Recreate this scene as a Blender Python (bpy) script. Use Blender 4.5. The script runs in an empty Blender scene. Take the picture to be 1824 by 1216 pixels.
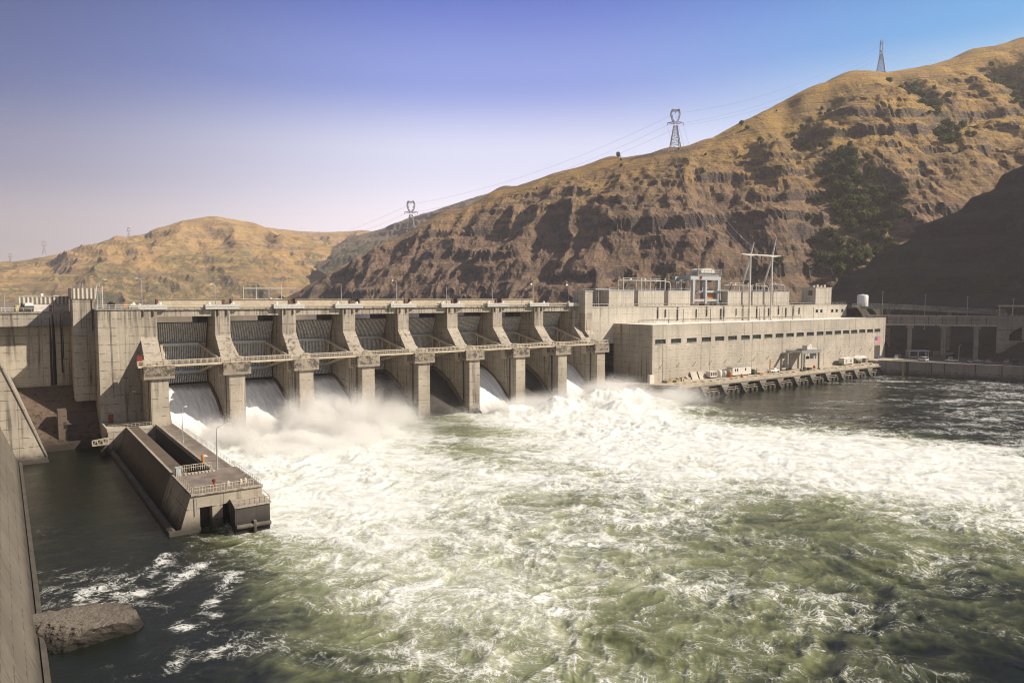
import bpy, math, random
import numpy as np
from mathutils import Vector

random.seed(7)
rng = np.random.default_rng(7)
scene = bpy.context.scene
COL = scene.collection
R = math.radians
WATER = -0.5          # tailwater level
POOL = 31.4           # reservoir level
DECK = 36.4

# ------------------------------------------------------------------ helpers
class MB:
    """collects simple solids and links them as ONE mesh object"""
    def __init__(self):
        self.v = []; self.f = []; self.fm = []; self.mi = 0
    def add(self, vs, fs):
        n = len(self.v)
        self.v += [tuple(map(float, p)) for p in vs]
        self.f += [tuple(i + n for i in f) for f in fs]; self.fm += [self.mi] * len(fs)
        return self
    def hexa(self, b, t):
        return self.add(list(b) + list(t), [(3, 2, 1, 0), (4, 5, 6, 7), (0, 1, 5, 4), (1, 2, 6, 5), (2, 3, 7, 6), (3, 0, 4, 7)])
    def box(self, x0, x1, y0, y1, z0, z1):
        return self.hexa([(x0, y0, z0), (x1, y0, z0), (x1, y1, z0), (x0, y1, z0)],
                         [(x0, y0, z1), (x1, y0, z1), (x1, y1, z1), (x0, y1, z1)])
    def prism_x(self, pts, x0, x1):           # pts (y,z)
        n = len(pts)
        vs = [(x0, y, z) for y, z in pts] + [(x1, y, z) for y, z in pts]
        fs = [tuple(range(n)), tuple(range(2 * n - 1, n - 1, -1))]
        fs += [((i + 1) % n, i, n + i, n + (i + 1) % n) for i in range(n)]
        return self.add(vs, fs)
    def prism_y(self, pts, y0, y1):           # pts (x,z)
        n = len(pts)
        vs = [(x, y0, z) for x, z in pts] + [(x, y1, z) for x, z in pts]
        fs = [tuple(range(n)), tuple(range(2 * n - 1, n - 1, -1))]
        fs += [((i + 1) % n, i, n + i, n + (i + 1) % n) for i in range(n)]
        return self.add(vs, fs)
    def prism_z(self, pts, z0, z1):           # pts (x,y)
        n = len(pts)
        vs = [(x, y, z0) for x, y in pts] + [(x, y, z1) for x, y in pts]
        fs = [tuple(range(n)), tuple(range(2 * n - 1, n - 1, -1))]
        fs += [((i + 1) % n, i, n + i, n + (i + 1) % n) for i in range(n)]
        return self.add(vs, fs)
    def tube(self, p0, p1, r, n=6, r1=None):
        p0 = Vector(p0); p1 = Vector(p1); d = (p1 - p0)
        if d.length < 1e-6: return self
        d.normalize()
        a = d.cross(Vector((0, 0, 1)))
        if a.length < 1e-3: a = Vector((1, 0, 0))
        a.normalize(); b = d.cross(a)
        if r1 is None: r1 = r
        vs = []
        for p, q in ((p0, r), (p1, r1)):
            for i in range(n):
                t = 2 * math.pi * (i + .5) / n
                vs.append(p + a * (q * math.cos(t)) + b * (q * math.sin(t)))
        fs = [tuple(range(n - 1, -1, -1)), tuple(range(n, 2 * n))]
        fs += [(i, (i + 1) % n, n + (i + 1) % n, n + i) for i in range(n)]
        return self.add(vs, fs)
    def path(self, pts, r, n=5):
        for a, b in zip(pts, pts[1:]): self.tube(a, b, r, n)
        return self
    def lathe(self, c, prof, n=16):           # prof (r,z) about a vertical axis
        vs = []; m = len(prof)
        for r, z in prof:
            for i in range(n):
                t = 2 * math.pi * i / n
                vs.append((c[0] + r * math.cos(t), c[1] + r * math.sin(t), c[2] + z))
        fs = []
        for k in range(m - 1):
            for i in range(n):
                j = (i + 1) % n
                fs.append((k * n + i, k * n + j, (k + 1) * n + j, (k + 1) * n + i))
        fs.append(tuple(range(n - 1, -1, -1))); fs.append(tuple((m - 1) * n + i for i in range(n)))
        return self.add(vs, fs)
    def beam(self, p0, p1, w, h):             # square-section bar
        p0 = Vector(p0); p1 = Vector(p1); d = (p1 - p0).normalized()
        a = d.cross(Vector((0, 0, 1)))
        if a.length < 1e-3: a = Vector((1, 0, 0))
        a.normalize(); b = a.cross(d).normalized()
        def ring(p): return [p - a * w / 2 - b * h / 2, p + a * w / 2 - b * h / 2, p + a * w / 2 + b * h / 2, p - a * w / 2 + b * h / 2]
        return self.hexa(ring(p0), ring(p1))
    def build(self, name, mat, parent=None, smooth=False, bevel=0):
        o0 = Vector((0, 0, 0)); p = parent
        while p is not None:
            o0 = o0 + p.location; p = p.parent
        me = bpy.data.meshes.new(name)
        me.from_pydata([(x - o0.x, y - o0.y, z - o0.z) for x, y, z in self.v], [], self.f)
        for m_ in (mat if isinstance(mat, (list, tuple)) else [mat]): me.materials.append(m_)
        if any(self.fm): me.polygons.foreach_set('material_index', self.fm)
        if smooth: me.polygons.foreach_set('use_smooth', [True] * len(me.polygons))
        me.update()
        o = bpy.data.objects.new(name, me); COL.objects.link(o)
        o.parent = parent
        if bevel:
            m = o.modifiers.new('edge', 'BEVEL'); m.width = bevel; m.segments = 2; m.limit_method = 'ANGLE'
        return o

def tag(o, label=None, cat=None, group=None, kind=None):
    if label: o['label'] = label
    if cat: o['category'] = cat
    if group: o['group'] = group
    if kind: o['kind'] = kind
    return o

def thing(name, loc, label, cat, group=None):
    o = bpy.data.objects.new(name, None); COL.objects.link(o)
    o.location = loc; o.empty_display_size = .5
    return tag(o, label, cat, group)

def single(name, mb, mat, label, cat, group=None, smooth=False):
    """a thing that is one mesh, its origin at the middle of its base"""
    xs = np.array(mb.v); c = (xs.min(0) + xs.max(0)) / 2; c[2] = xs[:, 2].min()
    mb.v = [(x - c[0], y - c[1], z - c[2]) for x, y, z in mb.v]
    o = mb.build(name, mat, None, smooth); o.location = c
    return tag(o, label, cat, group)

def dup(o, loc, label=None, group=None, rotz=None, scale=None):
    def cp(a, parent):
        c = a.copy(); COL.objects.link(c); c.parent = parent
        for ch in list(a.children): cp(ch, c)
        return c
    c = cp(o, None); c.location = loc
    if rotz is not None: c.rotation_euler = (0, 0, rotz)
    if scale is not None: c.scale = (scale,) * 3
    if label: c['label'] = label
    if group: c['group'] = group
    return c

def struct(name, mesh_or_mb, mat=None):
    o = mesh_or_mb.build(name, mat) if isinstance(mesh_or_mb, MB) else mesh_or_mb
    o['kind'] = 'structure'
    return o

# ------------------------------------------------------------------ numpy noise
def _h(ix, iy, s):
    n = (ix.astype(np.int64) * 374761393 + iy.astype(np.int64) * 668265263 + s * 1442695041) & 0x7fffffff
    n = ((n ^ (n >> 13)) * 1274126177) & 0x7fffffff
    return ((n ^ (n >> 16)) & 0xffff) / 65535.0 * 2 * math.pi
def perlin(x, y, s=0):
    x0 = np.floor(x); y0 = np.floor(y); fx = x - x0; fy = y - y0
    u = fx * fx * fx * (fx * (fx * 6 - 15) + 10); v = fy * fy * fy * (fy * (fy * 6 - 15) + 10)
    def g(dx, dy):
        a = _h(x0 + dx, y0 + dy, s); return np.cos(a) * (fx - dx) + np.sin(a) * (fy - dy)
    a = g(0, 0); b = g(1, 0); c = g(0, 1); d = g(1, 1)
    return ((a + (b - a) * u) * (1 - v) + (c + (d - c) * u) * v) * 1.5
def fbm(x, y, o=4, s=0, gain=.5):
    t = 0; a = 1.0
    for k in range(o):
        t = t + a * perlin(x, y, s + k * 17); x = x * 2.03 + 5.1; y = y * 2.03 - 3.7; a *= gain
    return t
def ridged(x, y, o=4, s=0, gain=.5):
    t = 0; a = 1.0
    for k in range(o):
        n = 1 - np.abs(perlin(x, y, s + k * 17)) * 1.6
        t = t + a * n; x = x * 2.03 + 5.1; y = y * 2.03 - 3.7; a *= gain
    return t
def sstep(a, b, x):
    t = np.clip((x - a) / (b - a), 0, 1); return t * t * (3 - 2 * t)

def grid_mesh(name, P, mat, attrs=None, smooth=True):
    """P: (m,n,3) array -> one sheet"""
    m, n = P.shape[:2]
    me = bpy.data.meshes.new(name)
    idx = np.arange(m * n).reshape(m, n)
    q = np.stack([idx[:-1, :-1], idx[1:, :-1], idx[1:, 1:], idx[:-1, 1:]], -1).reshape(-1, 4)
    me.vertices.add(m * n); me.vertices.foreach_set('co', P.reshape(-1).astype(np.float32))
    me.loops.add(q.size); me.loops.foreach_set('vertex_index', q.reshape(-1).astype(np.int32))
    me.polygons.add(len(q)); me.polygons.foreach_set('loop_start', np.arange(0, q.size, 4, dtype=np.int32))
    try: me.polygons.foreach_set('loop_total', np.full(len(q), 4, dtype=np.int32))
    except Exception: pass
    me.polygons.foreach_set('use_smooth', np.full(len(q), smooth))
    for k, a in (attrs or {}).items():
        at = me.attributes.new(k, 'FLOAT', 'POINT'); at.data.foreach_set('value', a.reshape(-1).astype(np.float32))
    me.materials.append(mat); me.update(); me.validate()
    o = bpy.data.objects.new(name, me); COL.objects.link(o)
    return o

# ------------------------------------------------------------------ materials
class NT:
    def __init__(self, name):
        self.m = bpy.data.materials.new(name); self.m.use_nodes = True
        self.t = self.m.node_tree; self.n = self.t.nodes; self.b = self.n['Principled BSDF']
        self.b.inputs['Specular IOR Level'].default_value = .3
        self.geo = self.n.new('ShaderNodeNewGeometry')
    def lk(self, a, b): self.t.links.new(a, b)
    def mapped(self, sc=(1, 1, 1), loc=(0, 0, 0), src=None):
        m = self.n.new('ShaderNodeMapping'); m.inputs['Scale'].default_value = sc; m.inputs['Location'].default_value = loc
        self.lk(src or self.geo.outputs['Position'], m.inputs['Vector']); return m.outputs[0]
    def noise(self, scale=1, detail=4, rough=.55, vec=None, dist=0, typ='FBM'):
        k = self.n.new('ShaderNodeTexNoise'); k.noise_type = typ
        k.inputs['Scale'].default_value = scale; k.inputs['Detail'].default_value = detail
        k.inputs['Roughness'].default_value = rough; k.inputs['Distortion'].default_value = dist
        self.lk(vec or self.geo.outputs['Position'], k.inputs['Vector']); return k.outputs['Fac']
    def math(self, op, a, b=None, c=None, clamp=False):
        k = self.n.new('ShaderNodeMath'); k.operation = op; k.use_clamp = clamp
        for i, v in enumerate((a, b, c)):
            if v is None: continue
            if isinstance(v, (int, float)): k.inputs[i].default_value = v
            else: self.lk(v, k.inputs[i])
        return k.outputs[0]
    def ramp(self, f, a, b, lo=0., hi=1., smooth=True):
        k = self.n.new('ShaderNodeMapRange'); k.interpolation_type = 'SMOOTHSTEP' if smooth else 'LINEAR'
        for i, v in enumerate((f, a, b, lo, hi)):
            if isinstance(v, (int, float)): k.inputs[i].default_value = v
            else: self.lk(v, k.inputs[i])
        return k.outputs[0]
    def mix(self, f, a, b, mode='MIX'):
        k = self.n.new('ShaderNodeMix'); k.data_type = 'RGBA'; k.blend_type = mode
        for i, v in ((0, f), (6, a), (7, b)):
            if isinstance(v, (int, float)): k.inputs[i].default_value = v
            elif isinstance(v, tuple): k.inputs[i].default_value = (*v, 1)
            else: self.lk(v, k.inputs[i])
        return k.outputs[2]
    def xyz(self, src=None):
        k = self.n.new('ShaderNodeSeparateXYZ'); self.lk(src or self.geo.outputs['Position'], k.inputs[0]); return k.outputs
    def attr(self, name):
        k = self.n.new('ShaderNodeAttribute'); k.attribute_name = name; return k.outputs['Fac']
    def bump(self, h, strength=.3, dist=.1):
        k = self.n.new('ShaderNodeBump'); k.inputs['Strength'].default_value = strength; k.inputs['Distance'].default_value = dist
        self.lk(h, k.inputs['Height']); self.lk(k.outputs[0], self.b.inputs['Normal']); return k
    def out(self, color=None, rough=None, metal=None):
        if color is not None:
            if isinstance(color, tuple): self.b.inputs['Base Color'].default_value = (*color, 1)
            else: self.lk(color, self.b.inputs['Base Color'])
        if rough is not None:
            if isinstance(rough, (int, float)): self.b.inputs['Roughness'].default_value = rough
            else: self.lk(rough, self.b.inputs['Roughness'])
        if metal is not None: self.b.inputs['Metallic'].default_value = metal
        return self.m

def concrete(name, base, lift=2.3, joint=9.8, streak=.5, wet=True, dark=(.06, .05, .04), blot=.35, j0=0., line=1., lw=.035):
    """board-formed mass concrete: lift lines, patchy pours, run-off streaks, wet foot"""
    t = NT(name); x, y, z = t.xyz()
    # patchy tone
    big = t.noise(.09, 5, .6); fine = t.noise(1.3, 5, .65)
    c = t.mix(t.ramp(big, .3, .72), tuple(v * .80 for v in base), tuple(min(.9, v * 1.14) for v in base))
    c = t.mix(t.ramp(fine, .25, .8, 0, .5), c, tuple(v * .72 for v in base))
    # every pour a slightly different grey
    lv = t.math('FLOOR', t.math('DIVIDE', z, lift)); hv = t.math('FLOOR', t.math('DIVIDE', t.math('ADD', t.math('ADD', x, y), j0), joint))
    w = t.n.new('ShaderNodeTexWhiteNoise'); w.noise_dimensions = '2D'
    cb = t.n.new('ShaderNodeCombineXYZ'); t.lk(lv, cb.inputs[0]); t.lk(hv, cb.inputs[1]); t.lk(cb.outputs[0], w.inputs['Vector'])
    c = t.mix(t.math('MULTIPLY', w.outputs['Value'], .22), c, tuple(v * .62 for v in base))
    # lift lines, broken
    jit = t.noise(.35, 3, .6)
    fz = t.math('FRACT', t.math('DIVIDE', z, lift))
    ln = t.math('LESS_THAN', t.math('ABSOLUTE', t.math('SUBTRACT', fz, .5)), lw)
    ln = t.math('MULTIPLY', ln, t.ramp(t.noise(.8, 4, .7), .44, .58, .03, .9))
    wl = t.math('MULTIPLY', t.math('LESS_THAN', t.math('ABSOLUTE', t.math('SUBTRACT', fz, .57)), .03), t.ramp(t.noise(.7, 4, .7, t.mapped((1, 1, 1), (50, 9, 4))), .52, .62, 0, .6))
    c = t.mix(wl, c, tuple(min(.85, v * 1.55) for v in base))
    c = t.mix(t.math('MULTIPLY', ln, line), c, dark)
    fh = t.math('FRACT', t.math('DIVIDE', t.math('ADD', t.math('ADD', x, y), j0), joint))
    ln2 = t.math('MULTIPLY', t.math('LESS_THAN', fh, .012), .6)
    c = t.mix(ln2, c, dark)
    # vertical run-off streaks
    if streak:
        s = t.noise(1, 5, .6, t.mapped((.9, .9, .05)))
        s2 = t.noise(1, 3, .6, t.mapped((.12, .12, .08), (31, 7, 3)))
        st = t.math('MULTIPLY', t.ramp(s, .47, .72), t.ramp(s2, .38, .62, .2, 1))
        c = t.mix(t.math('MULTIPLY', st, streak), c, tuple(v * 1.3 for v in dark))
        dr = t.math('MULTIPLY', t.math('MULTIPLY', t.ramp(t.noise(1, 4, .65, t.mapped((1.5, 1.5, .03), (77, 3, 0))), .48, .62), t.ramp(t.math('ADD', z, t.math('MULTIPLY', s2, 9)), 33., 40.5)), .65 * min(1, streak))
        c = t.mix(dr, c, tuple(v * 1.1 for v in dark))
        wh = t.math('MULTIPLY', t.ramp(t.noise(1, 4, .6, t.mapped((1.1, 1.1, .06), (7, 71, 9))), .60, .74), .45 * streak)
        c = t.mix(wh, c, tuple(min(.8, v * 1.5) for v in base))
        bl = t.noise(.35, 6, .7, t.mapped((1, 1, .6), (9, 2, 5)))
        c = t.mix(t.ramp(bl, .55, .8, 0, blot), c, tuple(v * 2.0 for v in dark))
    if wet:
        edge = t.math('ADD', z, t.math('MULTIPLY', t.noise(.4, 4, .6), -2.6))
        c = t.mix(t.ramp(edge, -1.4, 2.0, .9, 0), c, tuple(v * .6 for v in dark))
    t.bump(t.math('ADD', fine, t.math('MULTIPLY', ln, -.6)), .35, .08)
    return t.out(c, .88)

def plain(name, col, rough=.6, metal=0., var=.2, scale=.8, rust=0., spec=.3):
    t = NT(name)
    n = t.noise(scale, 5, .6); c = t.mix(t.ramp(n, .3, .75), tuple(v * (1 - var) for v in col), tuple(min(.92, v * (1 + var)) for v in col))
    if rust:
        r = t.noise(scale * 1.7, 6, .7, t.mapped((1, 1, .35), (3, 8, 1)))
        c = t.mix(t.ramp(r, .62 - rust * .2, .78, 0, .8), c, (.13, .055, .025))
    t.b.inputs['Specular IOR Level'].default_value = spec
    return t.out(c, rough, metal)

M = {}
M['conc'] = concrete('dam_concrete', (.40, .352, .285), streak=1.0, blot=.7)
M['conc_light'] = concrete('powerhouse_concrete', (.48, .43, .36), lift=4.3, joint=29.3, streak=.3, wet=False, blot=.25, line=.45)
M['conc_pale'] = concrete('pale_concrete', (.50, .455, .385), lift=3.4, joint=15.5, streak=.35, wet=False, blot=.2, line=.4)
M['conc_dark'] = concrete('stained_concrete', (.14, .105, .08), streak=.8, blot=.7, dark=(.03, .024, .02))
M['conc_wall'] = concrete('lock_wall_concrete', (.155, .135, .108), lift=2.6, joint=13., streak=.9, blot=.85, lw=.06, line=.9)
M['apron'] = concrete('wet_stained_apron_concrete', (.115, .082, .062), lift=3.1, joint=8.2, streak=1.0, dark=(.018, .014, .011), blot=1.0)
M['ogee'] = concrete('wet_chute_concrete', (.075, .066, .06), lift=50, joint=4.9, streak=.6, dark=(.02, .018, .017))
M['gray_conc'] = concrete('grey_concrete', (.31, .28, .235), lift=5, joint=11., streak=.45)
M['steel_gray'] = plain('painted_gate_steel', (.60, .58, .54), .55, .25, .3, 1.2, .25)
M['gate_skin'] = plain('streaked_gate_skin', (.19, .17, .15), .6, .2, .4, .8, .5)
M['corbel'] = concrete('stained_corbel_concrete', (.30, .255, .20), lift=40, joint=50, streak=.9, wet=False, blot=.2)
M['hoist'] = plain('pale_hoist_steel', (.47, .455, .42), .55, .1, .15, 1.5, .1)
M['steel_dark'] = plain('dark_steel', (.085, .075, .065), .6, .3, .3, 1.5, .3)
M['steel_beige'] = plain('beige_steel', (.45, .385, .29), .55, 0, .15, 1.0, .15)
M['white_steel'] = plain('white_painted_steel', (.60, .565, .51), .5, 0, .10, 1.5, .08)
M['cool_steel'] = plain('pale_blue_grey_steel', (.40, .42, .435), .5, .1, .12, 1.5)
M['galv'] = plain('galvanised_steel', (.42, .42, .41), .45, .5, .15, 2)
M['rail'] = plain('cream_railing_paint', (.46, .41, .335), .6, 0, .12, 3)
M['rust'] = plain('rusty_steel', (.17, .085, .05), .8, 0, .35, 2)
M['red'] = plain('red_door_paint', (.20, .03, .018), .5, 0, .15, 2)
M['yellow'] = plain('yellow_paint', (.36, .28, .10), .5, 0, .12, 3)
M['orange'] = plain('orange_paint', (.50, .19, .04), .5, 0, .12, 3)
M['green'] = plain('green_paint', (.05, .10, .045), .5, 0, .2, 3)
M['blue'] = plain('blue_paint', (.05, .08, .24), .5, 0, .12, 3)
M['black'] = plain('black_rubber', (.018, .018, .018), .7, 0, .2, 3)
M['white'] = plain('white_vehicle_paint', (.74, .73, .71), .3, 0, .04, 2, 0, .5)
M['silver'] = plain('silver_vehicle_paint', (.42, .43, .44), .3, .4, .05, 2, 0, .5)
M['carred'] = plain('dark_red_vehicle_paint', (.22, .03, .02), .3, 0, .05, 2, 0, .5)
M['cargray'] = plain('charcoal_vehicle_paint', (.06, .062, .065), .3, .2, .05, 2, 0, .5)
M['glass'] = plain('dark_glass', (.018, .024, .026), .08, 0, .2, 2, 0, .6)
M['window'] = plain('green_tinted_glass', (.045, .062, .055), .2, 0, .3, .7, 0, .5)
M['asphalt'] = plain('worn_asphalt', (.13, .115, .10), .9, 0, .3, .6)
M['gravel'] = plain('tan_concrete_paving', (.42, .36, .28), .9, 0, .22, .35)
M['roof'] = plain('white_roof_membrane', (.74, .73, .71), .7, 0, .1, .4)
M['wire'] = plain('weathered_aluminium_wire', (.30, .29, .29), .5, .2, .1, 1)
M['pylon'] = plain('galvanised_lattice_steel', (.36, .345, .34), .6, .2, .2, .2)
M['walkdeck'] = plain('brown_walkway_paving', (.205, .17, .14), .9, 0, .3, .4)

def corrugated(name, a, b, axis=0, pitch=.9, vertical=True):
    t = NT(name); p = t.xyz()
    s = t.math('SINE', t.math('MULTIPLY', p[axis], 2 * math.pi / pitch))
    n = t.noise(1.2, 4, .6)
    c = t.mix(t.ramp(s, -.5, .5), a, b); c = t.mix(t.ramp(n, .45, .8, 0, .4), c, tuple(v * .5 for v in a))
    t.bump(s, .8, .12)
    return t.out(c, .5, .1)
M['corrug'] = corrugated('ribbed_metal_cladding', (.20, .17, .13), (.52, .48, .42), 0, 1.0)

# the hills: dry grass, basalt on the steep faces, pinkish scree, greener draws
def hill_mat(name, grass=(.52, .32, .085), scree=(.37, .24, .15), rock=(.072, .056, .050), far=1., zhi=(95., 215.), gz=.60, bushy=1.):
    t = NT(name); x, y, z = t.xyz()
    nrm = t.xyz(t.geo.outputs['True Normal'] if False else t.geo.outputs['Normal'])
    big = t.noise(.006 * far, 6, .6); mid = t.noise(.035 * far, 6, .65); fine = t.noise(.22 * far, 7, .7)
    band = t.noise(1, 5, .6, t.mapped((.006 * far, .006 * far, .10 * far)))
    c = t.mix(t.ramp(t.math('ADD', z, t.math('MULTIPLY', t.math('SUBTRACT', big, .5), 150.)), zhi[0], zhi[1]), scree, grass)
    c = t.mix(t.ramp(mid, .35, .7, 0, .65), c, tuple(v * .68 for v in scree))
    c = t.mix(t.ramp(fine, .5, .75, 0, .5), c, tuple(v * .45 for v in scree))
    c = t.mix(t.ramp(band, .50, .68, 0, .6), c, tuple(v * 1.6 for v in rock))
    strat = t.noise(1, 6, .7, t.mapped((.012 * far, .012 * far, .34 * far), (5, 5, 0)))
    c = t.mix(t.math('MULTIPLY', t.ramp(strat, .54, .62, 0, .75), t.ramp(mid, .42, .62, .25, 1)), c, tuple(v * 1.5 for v in rock))
    fl = t.noise(.5 * far, 6, .75, None, .6)
    c = t.mix(t.ramp(fl, .58, .7, 0, .55), c, tuple(v * 1.5 for v in rock))
    st = t.math('ADD', nrm[2], t.math('MULTIPLY', t.math('SUBTRACT', fine, .5), .32))
    st = t.math('ADD', st, t.math('MULTIPLY', t.math('SUBTRACT', band, .5), .5))
    c = t.mix(t.ramp(st, gz - .10, gz + .06, .92, 0), c, t.mix(t.ramp(fine, .3, .7), rock, tuple(v * 2.3 for v in rock)))
    ba = t.math('MULTIPLY', t.attr('basalt'), t.ramp(t.math('ADD', mid, t.math('MULTIPLY', fine, .3)), .42, .72, 1, .35))  # basalt tone, with painted hillside shade mixed in
    c = t.mix(t.math('MULTIPLY', ba, .85), c, t.mix(t.ramp(fine, .35, .7), tuple(v * 1.1 for v in rock), tuple(v * 1.9 for v in rock)))
    gr = t.attr('green')
    gm = t.math('MULTIPLY', gr, t.ramp(t.noise(.09 * far, 6, .7), .38, .58))
    c = t.mix(t.math('MULTIPLY', gm, .75 * bushy), c, (.085, .098, .042))
    t.bump(t.math('ADD', t.math('ADD', fine, t.math('MULTIPLY', strat, -1.0)), t.math('MULTIPLY', fl, .6)), 1.0, 3.5 / far)
    return t.out(c, .95)
M['hill'] = hill_mat('dry_grass_and_basalt_hillside')
M['hill_far'] = hill_mat('distant_dry_grass_hillside', (.50, .32, .125), (.42, .265, .14), (.10, .08, .065), .8, (-50., 120.), .70)
M['hill_mid'] = hill_mat('shade_toned_distant_ridge', (.25, .19, .125), (.20, .155, .11), (.09, .075, .065), .8, (-50., 120.), .70)  # duller grass tones paint this ridge as lying in shade
M['hill_near'] = hill_mat('shade_darkened_bank_hillside', (.105, .082, .058), (.09, .07, .055), (.055, .045, .038), 1.4, (0., 200.), .62)  # slope colours darkened to stand in for its shadow

def leaf_mat():
    t = NT('shrub_leaves'); oi = t.n.new('ShaderNodeObjectInfo')
    n = t.noise(.5, 3, .6)
    c = t.mix(t.ramp(n, .3, .7), (.07, .095, .032), (.13, .16, .06))
    c = t.mix(t.math('MULTIPLY', oi.outputs['Random'], .45), c, (.115, .105, .048))
    tr = t.n.new('ShaderNodeBsdfTranslucent'); t.lk(c, tr.inputs[0])
    mx = t.n.new('ShaderNodeMixShader'); mx.inputs[0].default_value = .4; t.lk(t.b.outputs[0], mx.inputs[1]); t.lk(tr.outputs[0], mx.inputs[2])
    t.lk(mx.outputs[0], t.n['Material Output'].inputs[0])
    return t.out(c, .9)
M['leaf'] = leaf_mat()
M['bark'] = plain('bark', (.10, .075, .055), .95)

def rock_mat():
    t = NT('boulder_rock'); x, y, z = t.xyz(); nrm = t.xyz(t.geo.outputs['Normal'])
    n = t.noise(.5, 8, .7); f = t.noise(3, 6, .7)
    c = t.mix(t.ramp(n, .3, .7), (.032, .027, .022), (.095, .078, .06))
    c = t.mix(t.ramp(nrm[2], .5, .9), c, (.165, .142, .115))
    c = t.mix(t.ramp(f, .5, .75, 0, .6), c, (.05, .04, .03))
    c = t.mix(t.ramp(t.math('ADD', z, t.math('MULTIPLY', n, -1.2)), -.7, .55, .95, 0), c, (.014, .012, .010))
    t.bump(t.math('ADD', n, t.math('MULTIPLY', f, .3)), 1.0, .5)
    return t.out(c, .9)
M['rock'] = rock_mat()

def water_mat():
    t = NT('tailrace_water')
    foam = t.attr('foam'); crest = t.attr('crest'); green = t.attr('green')
    p0 = t.mapped((1, 1, .0))
    # slow swirl that bends the foam lace
    warp = t.n.new('ShaderNodeTexNoise'); warp.inputs['Scale'].default_value = .09; warp.inputs['Detail'].default_value = 3
    t.lk(p0, warp.inputs['Vector'])
    va = t.n.new('ShaderNodeVectorMath'); va.operation = 'MULTIPLY_ADD'
    t.lk(warp.outputs['Color'], va.inputs[0]); va.inputs[1].default_value = (9, 9, 0); t.lk(p0, va.inputs[2])
    wv = va.outputs[0]
    def vein(scale, det, ro, vec, k):
        n = t.noise(scale, det, ro, vec)
        return t.math('SUBTRACT', 1.0, t.math('MULTIPLY', t.math('ABSOLUTE', t.math('SUBTRACT', n, .5)), k))
    fl_ = t.n.new('ShaderNodeVectorRotate'); fl_.rotation_type = 'Z_AXIS'; fl_.inputs['Angle'].default_value = R(50); t.lk(wv, fl_.inputs['Vector'])
    cl = t.noise(.06, 6, .6, t.mapped((.45, 1.3, 0), (13, 57, 0), fl_.outputs[0])); cm = t.noise(.30, 6, .64, t.mapped((.42, 1.45, 0), (23, 5, 0), fl_.outputs[0]))
    fine = t.noise(2.8, 6, .78, t.mapped((1, 1, 0), (3, 7, 0), wv))
    v1 = vein(.20, 8, .68, wv, 12.5); v2 = vein(.55, 7, .70, t.mapped((.55, 1.5, 0), (40, 11, 0), fl_.outputs[0]), 11.5)
    v3 = vein(1.5, 6, .72, t.mapped((.55, 1.5, 0), (4, 61, 0), fl_.outputs[0]), 10); v4 = vein(3.6, 5, .72, wv, 8)
    lace = t.math('MAXIMUM', t.math('MAXIMUM', v1, t.math('SUBTRACT', v2, .06)), t.math('MAXIMUM', t.math('SUBTRACT', v3, .16), t.math('SUBTRACT', v4, .36)))
    amt = t.math('ADD', foam, t.math('MULTIPLY', t.math('SUBTRACT', cl, .5), 1.25))
    amt = t.math('ADD', amt, t.math('MULTIPLY', crest, .18))
    # thin lace
    thr = t.math('SUBTRACT', 1.13, t.math('MULTIPLY', amt, .95))
    thr = t.math('SUBTRACT', thr, t.math('MULTIPLY', t.math('SUBTRACT', fine, .5), .5))
    m1 = t.ramp(lace, thr, t.math('ADD', thr, .40), 0, .95)
    # broad patches of bubbles that close up where the jets land
    pt = t.math('ADD', t.math('ADD', t.math('MULTIPLY', amt, 1.15), t.math('MULTIPLY', t.math('SUBTRACT', cm, .5), 1.2)), t.math('MULTIPLY', t.math('SUBTRACT', fine, .5), .45))
    m2 = t.ramp(pt, .72, 1.20)
    m = t.math('MAXIMUM', m1, m2)
    m = t.math('MULTIPLY', m, t.ramp(foam, .0, .12, .0, 1))
    m = t.math('MULTIPLY', m, t.ramp(fine, .26, .50, .62, 1))
    # milky aerated water under the lace
    gn = t.math('ADD', t.math('MULTIPLY', t.math('SUBTRACT', t.noise(.11, 5, .6, t.mapped((.6, 1.3, 0), (2, 8, 0), fl_.outputs[0])), .5), .62), t.math('MULTIPLY', t.math('SUBTRACT', cm, .5), .42))
    g = t.math('ADD', green, t.math('MULTIPLY', gn, t.ramp(green, .03, .3, .12, 1)))
    g = t.math('ADD', g, t.math('MULTIPLY', crest, .12))
    wc = t.mix(t.ramp(g, .05, .50), (.008, .011, .007), (.165, .18, .085))
    wc = t.mix(t.ramp(g, .40, .95), wc, (.53, .54, .39))
    fc = t.mix(t.ramp(t.math('ADD', t.math('MULTIPLY', cm, .6), t.math('MULTIPLY', fine, .4)), .38, .60), (.62, .63, .58), (.80, .81, .79))
    c = t.mix(m, wc, fc)
    t.b.inputs['Specular IOR Level'].default_value = .5; t.b.inputs['IOR'].default_value = 1.33
    rp = t.n.new('ShaderNodeBump'); rp.inputs['Strength'].default_value = .55; rp.inputs['Distance'].default_value = .2
    t.lk(t.math('ADD', t.math('ADD', t.noise(.9, 5, .65, wv), t.math('MULTIPLY', fine, .5)), t.math('MULTIPLY', m, .35)), rp.inputs['Height'])
    t.lk(rp.outputs[0], t.b.inputs['Normal'])
    return t.out(c, t.ramp(m, 0, 1, .10, .7))
M['water'] = water_mat()

def pool_mat():
    t = NT('reservoir_water'); t.bump(t.noise(.4, 4, .6), .15, .1)
    t.b.inputs['IOR'].default_value = 1.33; t.b.inputs['Specular IOR Level'].default_value = .5
    return t.out((.03, .04, .04), .12)
M['pool'] = pool_mat()

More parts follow.
